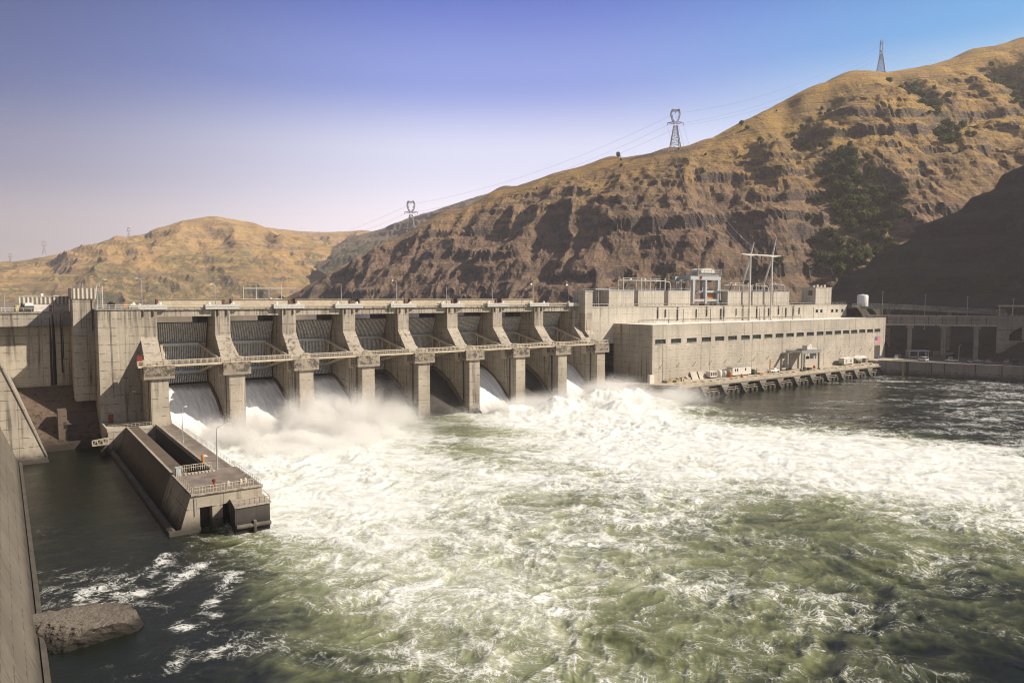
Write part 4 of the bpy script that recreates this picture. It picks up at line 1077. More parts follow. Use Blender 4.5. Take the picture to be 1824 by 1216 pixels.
for xx in LX: b.box(xx - 1, xx + 1, LY[0] + 1, LY[1] - 1, 47.7, 49.2)
b.build('bridge_girder', M['cool_steel'], gc)
b = MB()
for xx in LX: b.box(xx - .5, xx + .5, LY[0] + 1, LY[1] - 1, 41.4, 42.4)
b.box(LX[0], LX[1], LY[0] - .4, LY[0] + .4, 37.4, 38.6)
for yy in LY: b.box(LX[0] + 8.5, LX[1], yy - .45, yy + .45, 41.6, 42.6)
b.box(LX[0] + 8.2, LX[0] + 9.4, LY[0] - .7, LY[0] + .7, 36.4, 47.6)
b.build('cross_brace', M['cool_steel'], gc)
b = MB(); b.box(267, 282.4, 220.5, 229, 49.3, 50.2)
for z in (50.2, 51.0, 51.9, 52.7): b.path([(266, 219.8, z), (283.5, 219.8, z)], .12)
for q in range(8): b.tube((266 + q * 2.5, 219.8, 49.8), (266 + q * 2.5, 219.8, 52.8), .08)
b.build('trolley', M['galv'], gc)
b = MB(); vs = []
for k in range(13):
    a = math.pi * k / 12; vs.append((275.5 - 5.2 * math.cos(a), 51.0 + 2.3 * math.sin(a) ** .55))
b.box(271, 280, 222, 227, 50.2, 51.0); b.prism_y(vs, 221.5, 228); b.build('hoist_cover', M['white_steel'], gc)
b = MB(); b.box(267.3, 267.9, 220.5, 221.1, 50.2, 55.0); b.build('jib_post', M['yellow'], gc)
b = MB(); b.box(274.2, 279.4, 221.2, 224.2, 38.7, 40.7); b.box(273.4, 280.0, 220.9, 224.4, 38.4, 38.7); b.build('counterweight', M['orange'], gc)
b = MB(); b.box(267.1, 268.4, 219.05, 219.2, 48.1, 49.4); b.build('warning_sign', M['red'], gc)
b = MB(); b.tube((282.6, 219.6, 38), (282.6, 219.6, 47), .22); b.build('cable_conduit', M['white_steel'], gc)

# H-frame that takes the power lines off the powerhouse
hf = thing('takeoff_structure', (308, 215, 28), 'tall white H-shaped steel take-off frame with two slanting poles', 'power frame')
for xx, top in ((299.0, (299.9, 213.5, 66.3)), (316.8, (318.0, 213.5, 69.0))):
    b = MB(); b.tube((xx, 214.8, 28), (xx, 214.8, 60), .55, 10, .45); p = b.build('pole', M['white_steel'], hf)
    b = MB(); b.tube((xx, 214.8, 60), top, .55, 8, .22); b.build('mast_tip', M['white_steel'], p)
    b = MB(); b.tube((xx, 215.0, 58.5), (xx + 7.6, 226, 42.3), .45, 8); b.tube((xx, 214.8, 48.2), (xx + 4.4, 220.9, 48.4), .22); b.build('brace', M['white_steel'], p)
b = MB()
b.hexa([(291.5, 214.4, 60.3), (299, 214.3, 59.6), (299, 215.3, 59.6), (291.5, 215.2, 60.3)], [(291.5, 214.4, 60.55), (299, 214.3, 60.6), (299, 215.3, 60.6), (291.5, 215.2, 60.55)])
b.hexa([(299, 214.3, 59.6), (302.5, 214.3, 60.0), (302.5, 215.3, 60.0), (299, 215.3, 59.6)], [(299, 214.3, 60.6), (302.5, 214.3, 60.6), (302.5, 215.3, 60.6), (299, 215.3, 60.6)])
b.box(302.5, 313.3, 214.3, 215.3, 60.0, 60.6)
b.hexa([(313.3, 214.3, 60.0), (316.8, 214.3, 59.6), (316.8, 215.3, 59.6), (313.3, 215.3, 60.0)], [(313.3, 214.3, 60.6), (316.8, 214.3, 60.6), (316.8, 215.3, 60.6), (313.3, 215.3, 60.6)])
b.hexa([(316.8, 214.3, 59.6), (324, 214.4, 60.3), (324, 215.2, 60.3), (316.8, 215.3, 59.6)], [(316.8, 214.3, 60.6), (324, 214.4, 60.55), (324, 215.2, 60.55), (316.8, 215.3, 60.6)])
b.build('crossarm', M['white_steel'], hf)
for xx in (292.5, 308, 322.5):
    b = MB(); b.lathe((xx, 214.8, 56.5), [(.1, 0), (.35, .4), (.15, .8), (.35, 1.2), (.15, 1.6), (.35, 2), (.1, 3.6)], 8); b.build('insulator', M['steel_dark'], hf)

# draft-tube deck along the river
dd = thing('draft_tube_deck', (290, 188, WATER), 'long concrete draft tube deck with trapezoid openings above the water', 'deck')
b = MB(); b.prism_z([(193.6, 217.5), (194.5, 203), (211.8, 183), (367.5, 184.2), (370, 195), (210, 195), (209.3, 217.5)], 4.3, 5.3); b.build('slab', M['gravel'], dd)
b = MB(); b.prism_z([(193.8, 217), (194.7, 203.2), (211.9, 183.3), (224, 183.4), (224, 195), (209.3, 217)], -5, 4.29); b.build('end_wall', M['conc_dark'], dd)
NB = 12; bx0, bx1 = 214.5, 368.0; pit = (bx1 - bx0) / NB
b = MB()
for k in range(NB):
    xa = bx0 + k * pit; xb = xa + pit
    b.prism_y([(xa, 4.3), (xa, 1.0), (xa + .6, 1.0), (xa + 2.6, 3.7), (xb - 2.6, 3.7), (xb - .6, 1.0), (xb, 1.0), (xb, 4.3)], 183.2, 184.6)
b.box(bx0, bx1, 183.0, 183.2, 4.0, 4.28)
b.build('fascia', M['gray_conc'], dd)
for k in range(NB + 1):
    xa = bx0 + k * pit
    b = MB(); b.prism_x([(182.2, -4), (182.2, -.1), (183.6, 1.4), (183.6, 4.0), (186, 4.0), (186, -4)], xa - .8, xa + .8); b.build('pier', M['gray_conc'], dd)
b = MB()
for k in range(NB):
    xa = bx0 + k * pit
    for f in (.28, .52, .76): b = MB(); b.box(xa + pit * f - .8, xa + pit * f + .8, 184.0, 185.6, -3, .9); b.build('gate_pillar', M['gray_conc'], dd)
for k in range(NB):
    b = MB(); xa = bx0 + k * pit
    for z in (1.35, 2.2): b.box(xa + 1.3, xa + pit - 1.3, 184.2, 184.4, z - .09, z + .09)
    for f in (.35, .65): b.box(xa + pit * f - .07, xa + pit * f + .07, 184.4, 184.5, .6, 3.4)
    b.build('louver', M['steel_beige'], dd)
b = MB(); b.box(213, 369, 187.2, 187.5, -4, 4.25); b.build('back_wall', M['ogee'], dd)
b = MB()
k = 214.
while k < 367:
    w = random.uniform(1.4, 3.2); b = MB(); b.box(k, k + w, random.choice((184.6, 185.2)), 186.2, 5.3, 5.3 + random.uniform(.12, .4)); b.build('hatch_cover', M['steel_beige'], dd); k += w + random.uniform(1.0, 2.6)
b = MB(); k = 214.
while k < 367:
    w = random.uniform(1.0, 2.6); b = MB(); b.box(k, k + w, 186.8, 187.6, 5.3, 5.42); b.build('grating', M['steel_dark'], dd); k += w + random.uniform(2, 4)
single('training_wall', MB().prism_z([(194.2, 203), (207.6, 160.6), (209.4, 160.8), (212.6, 183.2), (196, 203.4)], -5, .7), M['conc_dark'], 'low brown concrete training wall just above the water by the draft tubes', 'wall')
b = MB(); pts = [(373.2, 182.9, 3.0), (373.0, 182.0, 2.4), (372.6, 181.2, 1.0), (372.3, 180.6, -.6)]
for a_, c_ in zip(pts, pts[1:]): b.tube(a_, c_, .28, 8)
b.build('water', M['fall'])['kind'] = 'structure'

# draft-tube gantry crane
g2 = thing('gantry_crane', (308, 189, 5.3), 'small grey gantry crane standing on the draft tube deck against the powerhouse', 'crane')
for xx in (298.5, 312.5):
    for yy in (185.6, 193):
        b = MB(); b.box(xx - .35, xx + .35, yy - .35, yy + .35, 6.0, 13.6); lg = b.build('leg', M['galv'], g2)
        b = MB(); b.box(xx - .9, xx + .9, yy - .3, yy + .3, 5.35, 6.0); b.build('wheel_truck', M['black'], lg)
b = MB()
for yy in (185.6, 193): b.prism_y([(297.6, 13.6), (299.5, 13.4), (311.5, 13.4), (313.6, 13.6), (313.6, 15.0), (297.6, 15.0)], yy - .5, yy + .5)
for xx in (298.5, 312.5): b.box(xx - .4, xx + .4, 186.1, 192.5, 13.8, 14.8)
b.build('bridge_girder', M['galv'], g2)
b = MB(); b.box(305, 313, 187, 192, 15.0, 15.5); b.box(305.6, 307.8, 187.4, 190, 15.5, 17.0); b.lathe((310, 189.5, 15.5), [(1.4, 0), (1.4, 1.2), (.9, 1.8)], 12); b.build('hoist_trolley', M['white_steel'], g2)
b = MB(); b.box(309.4, 311.6, 186.5, 188.5, 10.6, 13.4); b.build('operator_cab', M['cool_steel'], g2)
b = MB(); b.tube((308.5, 189, 11.6), (308.5, 189, 15), .08); b.box(307.9, 309.1, 188.5, 189.5, 10.4, 11.6); b.build('hook_block', M['steel_dark'], g2)

# ------------------------------------------------------------------ right bank
qw = thing('quay_wall', (378, 150, WATER), 'grey stained concrete quay wall of the car park at the right edge', 'wall')
QA, QB = (367.0, 184.9), (459.0, -53.0)
def qpt(y, off=0): f = (QA[1] - y) / (QA[1] - QB[1]); return QA[0] + f * (QB[0] - QA[0]) + off
b = MB(); b.prism_z([QA, QB, (QB[0] + 2, QB[1]), (QA[0] + 2.2, 186.5)], -6, 6.9); b.build('wall', M['gray_conc'], qw)
b = MB(); b.prism_z([(QA[0] - .25, QA[1]), (QB[0] - .25, QB[1]), (QB[0] + .9, QB[1]), (QA[0] + .9, QA[1])], 6.9, 7.15); b.build('coping', M['conc_light'], qw)
for y, w in ((172.8, .6), (163, .22), (157.8, .25), (146, .2), (136, .25), (118, .6), (95, .4)):
    b = MB(); b.hexa([(qpt(y) - .12, y - w, -.4), (qpt(y) + .2, y - w, -.4), (qpt(y + w) + .2, y + w, -.4), (qpt(y + w) - .12, y + w, -.4)], [(qpt(y) - .12, y - w, 6.8), (qpt(y) + .2, y - w, 6.8), (qpt(y + w) + .2, y + w, 6.8), (qpt(y + w) - .12, y + w, 6.8)])
    b.build('fender_slot', M['steel_dark'], qw)
b = MB(); y = 174.4; b.hexa([(qpt(y) - .3, y - .45, -.5), (qpt(y) + .1, y - .45, -.5), (qpt(y + .9) + .1, y + .45, -.5), (qpt(y + .9) - .3, y + .45, -.5)], [(qpt(y) - .3, y - .45, 6.8), (qpt(y) + .1, y - .45, 6.8), (qpt(y + .9) + .1, y + .45, 6.8), (qpt(y + .9) - .3, y + .45, 6.8)])
b.build('gauge_board', M['yellow'], qw)
gq = MB(); gq.add([(369.0, 186.3, 6.45), (QB[0] + 1, QB[1], 6.45), (560, QB[1], 6.45), (470, 197, 6.45), (393.2, 197, 6.45), (393.2, 186.3, 6.45)], [(0, 1, 2, 3, 4, 5)])
struct('pavement', gq, M['asphalt'])
gq = MB(); gq.prism_z([(369.2, 184.4), (393.4, 184.4), (393.4, 194.9), (369.9, 194.9)], 4.4, 6.46); struct('ramp', gq, M['gravel'])

# vehicles ----------------------------------------------------------
def car(kind, paint):
    """car along local x, origin on the ground"""
    b = MB(); L, W = {'car': (4.6, 1.8), 'pickup': (5.6, 1.95), 'van': (5.4, 2.0), 'suv': (4.8, 1.9)}[kind]
    h = L / 2
    body = {'car': [(-h, .35), (-h, .85), (-h + .3, .98), (h - 1.3, .95), (h - .1, .75), (h, .4)],
            'suv': [(-h, .4), (-h, 1.05), (-h + .2, 1.12), (h - 1.3, 1.08), (h - .1, .9), (h, .45)],
            'pickup': [(-h, .5), (-h, 1.1), (-.4, 1.1), (-.4, 1.12), (h - 1.6, 1.12), (h - .1, 1.0), (h, .5)],
            'van': [(-h, .4), (-h, 1.15), (h - .9, 1.15), (h - .1, .95), (h, .45)]}[kind]
    cab = {'car': [(-h + .35, .95), (-h + .9, 1.42), (h - 2.2, 1.45), (h - 1.35, .95)],
           'suv': [(-h + .05, 1.1), (-h + .3, 1.75), (h - 2.1, 1.78), (h - 1.3, 1.08)],
           'pickup': [(-.5, 1.1), (-.35, 1.78), (h - 2.3, 1.8), (h - 1.6, 1.1)],
           'van': [(-h + .02, 1.15), (-h + .1, 2.1), (h - 1.7, 2.12), (h - .85, 1.15)]}[kind]
    b.prism_y(body, -W / 2, W / 2)
    n = len(cab)
    vs = [(x, -W / 2 + .02 + (.16 if z > 1.2 else 0), z) for x, z in cab] + [(x, W / 2 - .02 - (.16 if z > 1.2 else 0), z) for x, z in cab]
    b.add(vs, [tuple(range(n)), tuple(range(2 * n - 1, n - 1, -1))] + [((i + 1) % n, i, n + i, n + (i + 1) % n) for i in range(n)])
    return b, cab, L, W
CARS = {}
def place_car(kind, paint, x, y, rot, label, group='vehicles parked on the riverside car park', z=6.46):
    key = (kind, paint)
    if key not in CARS:
        root = thing('parked_car' if kind not in ('pickup', 'van') else ('pickup_truck' if kind == 'pickup' else 'parked_van'), (0, 0, 0), label, 'car' if kind in ('car', 'suv') else kind.replace('pickup', 'pickup truck'), group)
        b, cab, L, W = car(kind, paint); b.build('body', M[paint], root)
        g = MB(); zm = max(p[1] for p in cab); z0 = min(p[1] for p in cab)
        c0, c1, c2, c3 = cab
        for s in (-1, 1):
            q = [(c0[0] * .8 + c1[0] * .2 + .15, z0 + .1), (c1[0] + .15, zm - .12), (c2[0] - .1, zm - .12), (c3[0] * .8 + c2[0] * .2 - .1, z0 + .1)]
            y0 = s * (W / 2 - .03); y1 = s * (W / 2 - .16)
            vs = [(q[0][0], y0, q[0][1]), (q[1][0], y1, q[1][1]), (q[2][0], y1, q[2][1]), (q[3][0], y0, q[3][1])]
            vs += [(v[0], v[1] + s * .03, v[2]) for v in vs]
            g.add(vs, [(4, 5, 6, 7), (0, 1, 5, 4), (1, 2, 6, 5), (2, 3, 7, 6), (3, 0, 4, 7)])
        for a, c, sx in ((c2, c3, 1), (c0, c1, -1)):
            p0 = (a[0] + (c[0] - a[0]) * .12, a[1] + (c[1] - a[1]) * .12); p1 = (a[0] + (c[0] - a[0]) * .88, a[1] + (c[1] - a[1]) * .88)
            d = .05 * sx
            g.hexa([(p0[0], -W / 2 + .25, p0[1]), (p0[0], W / 2 - .25, p0[1]), (p0[0] + d, W / 2 - .25, p0[1] + .02), (p0[0] + d, -W / 2 + .25, p0[1] + .02)], [(p1[0], -W / 2 + .25, p1[1]), (p1[0], W / 2 - .25, p1[1]), (p1[0] + d, W / 2 - .25, p1[1] + .02), (p1[0] + d, -W / 2 + .25, p1[1] + .02)])
        g.build('window', M['glass'], root)
        for sx in (-1, 1):
            for s in (-1, 1):
                w = MB(); xx = sx * (L / 2 - .85); w.tube((xx, s * (W / 2 - .18), .34), (xx, s * (W / 2 + .03), .34), .34, 12); w.build('wheel', M['black'], root)
        for s in (-1, 1):
            l = MB(); l.box(L / 2 - .1, L / 2 + .02, s * (W / 2 - .35) - .15, s * (W / 2 - .35) + .15, .6, .74); l.build('headlight', M['white_steel'], root)
        CARS[key] = root; o = root; o.location = (x, y, z); o.rotation_euler = (0, 0, rot)
    else:
        o = dup(CARS[key], (x, y, z), label, group, rot)
    return o
place_car('pickup', 'white', 394.2, 161.6, R(100), 'white pickup truck nearest the quay edge beside the glazed booth')
place_car('suv', 'white', 406.5, 167.2, R(20), 'white car parked behind the pickup, left of the single car park lamp')
place_car('car', 'silver', 396.5, 154.2, R(30), 'silver car first to the right of the car park lamp')
place_car('car', 'white', 403.4, 152.9, R(-10), 'white low car between the two car park lamps')
place_car('pickup', 'silver', 400.4, 147.5, R(35), 'silver pickup truck right of the second car park lamp')
place_car('suv', 'carred', 416.3, 151.9, R(-5), 'dark red car parked behind the silver pickup')
place_car('suv', 'silver', 411.6, 143.2, R(15), 'silver car third from the right end of the car park')
place_car('suv', 'cargray', 414.9, 141.0, R(10), 'charcoal car beside the silver one near the canopy building')
place_car('car', 'carred', 393.9, 138.8, R(60), 'dark red low car close to the quay edge at right')
place_car('car', 'cargray', 396.8, 133.4, R(65), 'charcoal low car close to the quay edge, furthest right')
place_car('van', 'white', 389.4, 173.2, R(65), 'white van on the quay in front of the glazed booth')

# glazed booth, sheds and small things on the quay
bo = thing('glazed_booth', (408, 184, 6.46), 'wide white booth with big dark windows on the quay at the end of the powerhouse', 'booth')
b = MB(); A = Vector((404.0, 186.9)); Bv = Vector((412.6, 180.7)); D_ = (Bv - A); Nv = Vector((-D_.y, D_.x)).normalized() * -1
def oq(f, d): p = A + D_ * f - Nv * d * -1; return p
def obox(b, f0, f1, d0, d1, z0, z1):
    P = [A + D_ * f0 + Vector((.58, .81)) * d0, A + D_ * f1 + Vector((.58, .81)) * d0, A + D_ * f1 + Vector((.58, .81)) * d1, A + D_ * f0 + Vector((.58, .81)) * d1]
    return b.hexa([(p.x, p.y, z0) for p in P], [(p.x, p.y, z1) for p in P])
for f0, f1 in ((0, .04), (.42, .48), (.96, 1)): obox(b, f0, f1, 0, .4, 6.46, 9.9)
obox(b, 0, 1, .4, 4, 6.46, 7.2); obox(b, 0, .03, .4, 4, 7.2, 9.9); obox(b, .97, 1, .4, 4, 7.2, 9.9)
b.build('frame', M['white_steel'], bo)
b = MB(); obox(b, -.03, 1.03, -.5, 4.3, 9.9, 10.3); b.build('roof', M['roof'], bo)
for f0, f1 in ((.05, .42), (.49, .95)): b = MB(); obox(b, f0, f1, .5, .6, 7.2, 9.85); b.build('window', M['glass'], bo)
b = MB(); obox(b, .80, .92, .38, .46, 7.4, 9.6); b.build('notice_panel', M['cool_steel'], bo)
def boxy(name, x, y, w, d, h, rot, mat, roofm, label, cat, z=6.46, roofh=.25, door=None):
    t = thing(name, (x, y, z), label, cat)
    b = MB()
    b.box(x - w / 2, x + w / 2, y - d / 2, y + d / 2, z, z + h); b.build('body', M[mat], t)
    b = MB(); b.box(x - w / 2 - .15, x + w / 2 + .15, y - d / 2 - .15, y + d / 2 + .15, z + h, z + h + roofh); b.build('roof', M[roofm], t)
    if door:
        b = MB(); b.box(x - w * .1, x + w * .16, y - d / 2 - .06, y - d / 2, z + .1, z + h * .8); b.build('door', M[door], t)
    t.rotation_euler = (0, 0, rot)
    return t
boxy('storage_container', 418, 177.6, 5.4, 3, 3.0, R(-38), 'gray_conc', 'galv', 'plain grey storage container right of the glazed booth', 'container')
boxy('guard_hut', 426.6, 175.4, 5.2, 3, 1.9, R(-38), 'steel_beige', 'roof', 'low hut with a wide pale roof beside the storage container', 'hut', roofh=.4)
boxy('utility_box', 396.6, 189.5, 4.0, 1.6, 1.6, 0, 'galv', 'galv', 'low grey utility box under the powerhouse end wall', 'box')
b = MB(); b.path([(383, 184.8, 6.46), (383, 184.8, 8.0), (387, 184.8, 8.0), (387, 184.8, 6.46)], .08); b.path([(383, 184.8, 7.2), (387, 184.8, 7.2)], .06)
single('pipe_barrier', b, M['white_steel'], 'thin white pipe barrier at the head of the quay by the flag door', 'barrier')
single('hand_sign', MB().box(382.6, 386.6, 193.6, 193.8, 6.5, 7.9).tube((382.8, 193.7, 5.3), (382.8, 193.7, 6.6), .06).tube((386.4, 193.7, 5.3), (386.4, 193.7, 6.6), .06), M['blue'], 'blue panel standing in front of the tall powerhouse door', 'panel')

# lamps
def lamp(name, x, y, z, h, arms, mat, label, group, reach=1.2):
    t = thing(name, (x, y, z), label, 'lamp post', group)
    b = MB(); b.tube((x, y, z), (x, y, z + h), .15, 8, .09); b.lathe((x, y, z), [(.25, 0), (.25, .4), (.16, .5)], 8); b.build('pole', M[mat], t)
    for a in arms:
        dx, dy = math.cos(a) * reach, math.sin(a) * reach
        b = MB(); b.path([(x, y, z + h), (x + dx * .5, y + dy * .5, z + h + .35), (x + dx, y + dy, z + h + .35)], .07)
        b.build('arm', M[mat], t)
        b = MB(); b.hexa([(x + dx - .2, y + dy - .2, z + h + .2), (x + dx + .5, y + dy - .2, z + h + .2), (x + dx + .5, y + dy + .2, z + h + .2), (x + dx - .2, y + dy + .2, z + h + .2)],
                         [(x + dx - .15, y + dy - .12, z + h + .42), (x + dx + .4, y + dy - .12, z + h + .42), (x + dx + .4, y + dy + .12, z + h + .42), (x + dx - .15, y + dy + .12, z + h + .42)])
        b.build('lamp_head', M['galv'], t)
    return t
G1 = 'lamp posts along the dam crest'
for x, y, z, h, ar, lb in (
 (.9, 237.5, 35.3, 5.4, (), 'thin bare pole at the far left of the left deck'),
 (22.8, 230, 36.1, 7.8, (0,), 'thin lamp post right beside the ribbed lift tower'),
 (32.2, 222, 36.0, 8.2, (R(180),), 'tall lamp post on the abutment left of the first stoplog beam'),
 (51.8, 222, 36.2, 6.6, (R(180),), 'lamp post above the second spillway pier'),
 (90.9, 222, 36.2, 7.4, (), 'bare rusty pole above the fourth spillway pier'),
 (110.9, 222, 36.2, 8.6, (R(150),), 'tallest lamp post, above the fifth spillway pier'),
 (130.9, 222, 36.2, 6.9, (), 'bare pole above the sixth spillway pier'),
 (150.9, 222, 36.2, 6.3, (), 'bare pole above the seventh spillway pier'),
 (170.5, 222, 36.2, 8.0, (R(180),), 'lamp post with a left arm above the eighth spillway pier'),
 (189.6, 223, 36.2, 8.0, (R(180),), 'curved-arm lamp post beside the pier tower next to the powerhouse'),
 (203.2, 221, 35.2, 7.8, (), 'thin bare mast between the pier tower and the leftmost enclosure'),
 (167.7, 226, 36.2, 2.6, (), 'short bollard light between the eighth pier and the last stoplog')):
    lamp('lamp_post', x, y, z, h, ar, 'galv', lb, G1, 1.3)
def ground_z(x, y): return float(near_bank(np.array([[float(x)]]), np.array([[float(y)]]))[0, 0])
for x, y, z, h, lb in ((420.2, 210.6, 34.2, 8.6, 'twin-arm lamp post nearest the white tank on the ramp road'), (438.6, 195.2, 31.5, 9.6, 'second twin-arm lamp post along the ramp road'), (452.0, 178.0, 29, 10.8, 'third twin-arm lamp post along the ramp road'), (444.5, 152.7, 28.5, 10, 'twin-arm lamp post behind the canopy roof')):
    gz_ = ground_z(x, y); lamp('lamp_post', x, y, gz_ - .3, z + h - gz_, (R(35), R(215)), 'white_steel', lb, 'twin-arm lamp posts by the ramp road', 1.5)
for x, y, h, lb in ((406.4, 163.2, 7.7, 'lamp post in the car park nearest the river'), (421.2, 160.9, 8.1, 'lamp post in the car park further from the river')):
    lamp('lamp_post', x, y, 6.46, h, (R(-60),), 'white_steel', lb, 'car park lamps', .9)

# white tank
tk = thing('storage_tank', (402.2, 213, 34.2), 'white cylindrical tank on the upper bank right of the lift house', 'tank')
b = MB(); b.lathe((402.2, 213, 34.2), [(2.9, 0), (2.95, .2), (2.95, 6.2), (2.7, 6.5), (1.2, 6.9), (.3, 7.0)], 28); b.build('shell', M['white'], tk, True)
b = MB(); b.lathe((402.2, 213, 41.1), [(.3, 0), (.3, .5), (.1, .6)], 8)
for k in range(12):
    a = k * math.pi / 6; b.tube((402.2 + 2.6 * math.cos(a), 213 + 2.6 * math.sin(a), 40.7), (402.2 + 2.6 * math.cos(a), 213 + 2.6 * math.sin(a), 41.5), .04)
b.build('top_railing', M['galv'], tk)

# flume bridge and ramp road on columns
fb = thing('flume_bridge', (412, 178, 6.4), 'grey plate-sided flume bridge on columns from the powerhouse to the canopy building', 'bridge')
P0, P1 = Vector((394, 205.5, 0)), Vector((423.5, 152.5, 0)); D2 = (P1 - P0); L2 = D2.length; U2 = D2 / L2; N2 = Vector((-U2.y, U2.x, 0))
def seg(b, s0, s1, n0, n1, z0, z1, dz=.35):
    q = []
    for s, n in ((s0, n0), (s1, n0), (s1, n1), (s0, n1)): p = P0 + U2 * s + N2 * n; q.append(p)
    return b.hexa([(p.x, p.y, z0) for p in q], [(p.x, p.y, z1) for p in q])
b = MB(); seg(b, 0, L2, 0, 1.0, 24.2, 29.6); seg(b, 0, L2, 5, 6, 24.2, 29.6); seg(b, 0, L2, 1, 5, 24.2, 25); b.build('girder', M['gray_conc'], fb)
b = MB(); seg(b, 0, L2, -.35, 0, 29.2, 29.7); seg(b, 0, L2, -.35, 0, 24.1, 24.9); b.build('flange', M['conc_light'], fb)
k = 3.
while k < L2: b = MB(); seg(b, k, k + .3, -.25, 0, 24.9, 29.2); b.build('stiffener', M['steel_dark'], fb); k += 6.6
for s in (21, 37, 52):
    b = MB(); seg(b, s - 1, s + 1, 1.2, 4.8, 5.5, 22.6); c = b.build('column', M['gray_conc'], fb)
    b = MB(); seg(b, s - 1.6, s + 1.6, -.2, 6.2, 22.6, 24.19); b.build('cap', M['gray_conc'], c)
rr_ = thing('ramp_bridge', (425, 190, 20), 'curving concrete ramp road above the flume bridge, sloping down to the canopy building', 'bridge')
RP = [(394, 214.5, 34.9), (403, 210.5, 34.8), (411, 203, 34.6), (419, 191, 33.9), (426, 177, 33.0), (431, 163, 32.2), (434, 152, 31.6)]
b = MB(); rl = MB(); rp_ = MB()
for (a, c) in zip(RP, RP[1:]):
    a = Vector(a); c = Vector(c); u = (c - a); u.z = 0; u.normalize(); n = Vector((-u.y, u.x, 0)) * 7
    b.hexa([(a.x, a.y, a.z - 1.8), (c.x, c.y, c.z - 1.8), (c.x + n.x, c.y + n.y, c.z - 1.8), (a.x + n.x, a.y + n.y, a.z - 1.8)], [(a.x, a.y, a.z), (c.x, c.y, c.z), (c.x + n.x, c.y + n.y, c.z), (a.x + n.x, a.y + n.y, a.z)])
    for q in range(5):
        p = a.lerp(c, q / 5.); rl.tube(p, p + Vector((0, 0, 1.0)), .06)
    rl.tube(a + Vector((0, 0, 1)), c + Vector((0, 0, 1)), .08); rl.tube(a + Vector((0, 0, .5)), c + Vector((0, 0, .5)), .06)
b.build('deck', M['gray_conc'], rr_); rl.build('railing', M['galv'], rr_)
for i_ in (2, 4): p = RP[i_]; b = MB(); b.box(p[0] + 1, p[0] + 3, p[1] - .5, p[1] + 1.5, 4, p[2] - 1.8); b.build('column', M['gray_conc'], rr_)
for k, (x, y, lb) in enumerate(((405, 204, 'white van seen under the ramp road railing left'), )):
    pass

cbd = thing('fish_ladder_building', (430, 135, 6.4), 'grey concrete fish ladder building with a flat tan canopy at the right edge', 'building')
Q0 = Vector((423.5, 152.5, 0)); U3 = Vector((.33, -.944, 0)); N3 = Vector((.944, .33, 0))
def s3(b, a0, a1, n0, n1, z0, z1):
    q = [Q0 + U3 * a + N3 * n for a, n in ((a0, n0), (a1, n0), (a1, n1), (a0, n1))]
    return b.hexa([(p.x, p.y, z0) for p in q], [(p.x, p.y, z1) for p in q])
b = MB(); s3(b, 0, 5.5, 0, 1, 5.5, 29.6); s3(b, 5.5, 60, 0, 1, 24, 29.6); s3(b, 5.5, 10.5, 0, 1, 13.6, 17)
for a in (12, 25, 38, 51): s3(b, a - 1.2, a + 1.2, -.5, 1.2, 5.5, 24)
s3(b, 0, 1, 1, 14, 5.5, 29.6); s3(b, 1, 60, 13, 14, 5.5, 29.6)
q = [Q0 + U3 * a for a in (5.5, 9.5)]
b.build('wall', M['gray_conc'], cbd)
b = MB(); s3(b, 0, 60, 1, 13, 29.0, 29.5); b.build('floor', M['conc_light'], cbd)
b = MB()
for a in (5.5, 12.9, ):
    p0 = Q0 + U3 * a; 
    b.add([(p0.x, p0.y, 24), (p0.x + U3.x * 4, p0.y + U3.y * 4, 24), (p0.x, p0.y, 20), (p0.x + N3.x, p0.y + N3.y, 24), (p0.x + U3.x * 4 + N3.x, p0.y + U3.y * 4 + N3.y, 24), (p0.x + N3.x, p0.y + N3.y, 20)], [(0, 1, 2), (3, 5, 4), (0, 3, 4, 1), (1, 4, 5, 2), (2, 5, 3, 0)])
b.build('haunch', M['gray_conc'], cbd)
b = MB(); s3(b, 0, 60, -1.5, 14, 34.6, 35.3); b.build('canopy', M['steel_beige'], cbd)
for a in (1, 6.5, 13, 22, 31, 40, 50): b = MB(); s3(b, a - .2, a + .2, .2, .6, 29.6, 34.6); b.build('post', M['galv'], cbd)
b = MB(); s3(b, 0, 60, .1, .2, 30.55, 30.7); s3(b, 0, 60, .1, .2, 30.05, 30.15)
for k in range(30): s3(b, k * 2, k * 2 + .12, .1, .22, 29.6, 30.6)
b.build('railing', M['galv'], cbd)

# things standing on the draft tube deck -----------------------------
def bx(name, x0, x1, y0, y1, h, mat, label, cat, z=5.3, roof=None, feet=True):
    t = thing(name, ((x0 + x1) / 2, (y0 + y1) / 2, z), label, cat)
    b = MB(); b.box(x0, x1, y0, y1, z + (.5 if feet else 0), z + h); b.build('body', M[mat], t)
    if feet:
        b = MB(); n = 3
        for k in range(n): xx = x0 + (x1 - x0) * (k + .5) / n; b.box(xx - .3, xx + .3, y0 + .1, y1 - .1, z, z + .5)
        b.build('skid', M['black'], t)
    if roof: b = MB(); b.box(x0 - .1, x1 + .1, y0 - .1, y1 + .1, z + h, z + h + .15); b.build('roof', M[roof], t)
    return t
tr = bx('site_trailer', 254.4, 267.5, 190.6, 193.6, 3.9, 'white_steel', 'long white site trailer with small dark windows beside the powerhouse', 'trailer', roof='galv')
for xx in (256.2, 257.6, 263.2): b = MB(); b.box(xx, xx + .7, 190.54, 190.6, 7.4, 8.6); b.build('window', M['glass'], tr)
b = MB(); b.box(253.0, 254.3, 190.9, 193.3, 5.9, 8.6); b.build('porch', M['galv'], tr)
t = bx('equipment_cabinet', 240.8, 245.2, 191.4, 193.8, 2.9, 'white_steel', 'white louvred cabinet left of the row of tanks on the draft deck', 'cabinet')
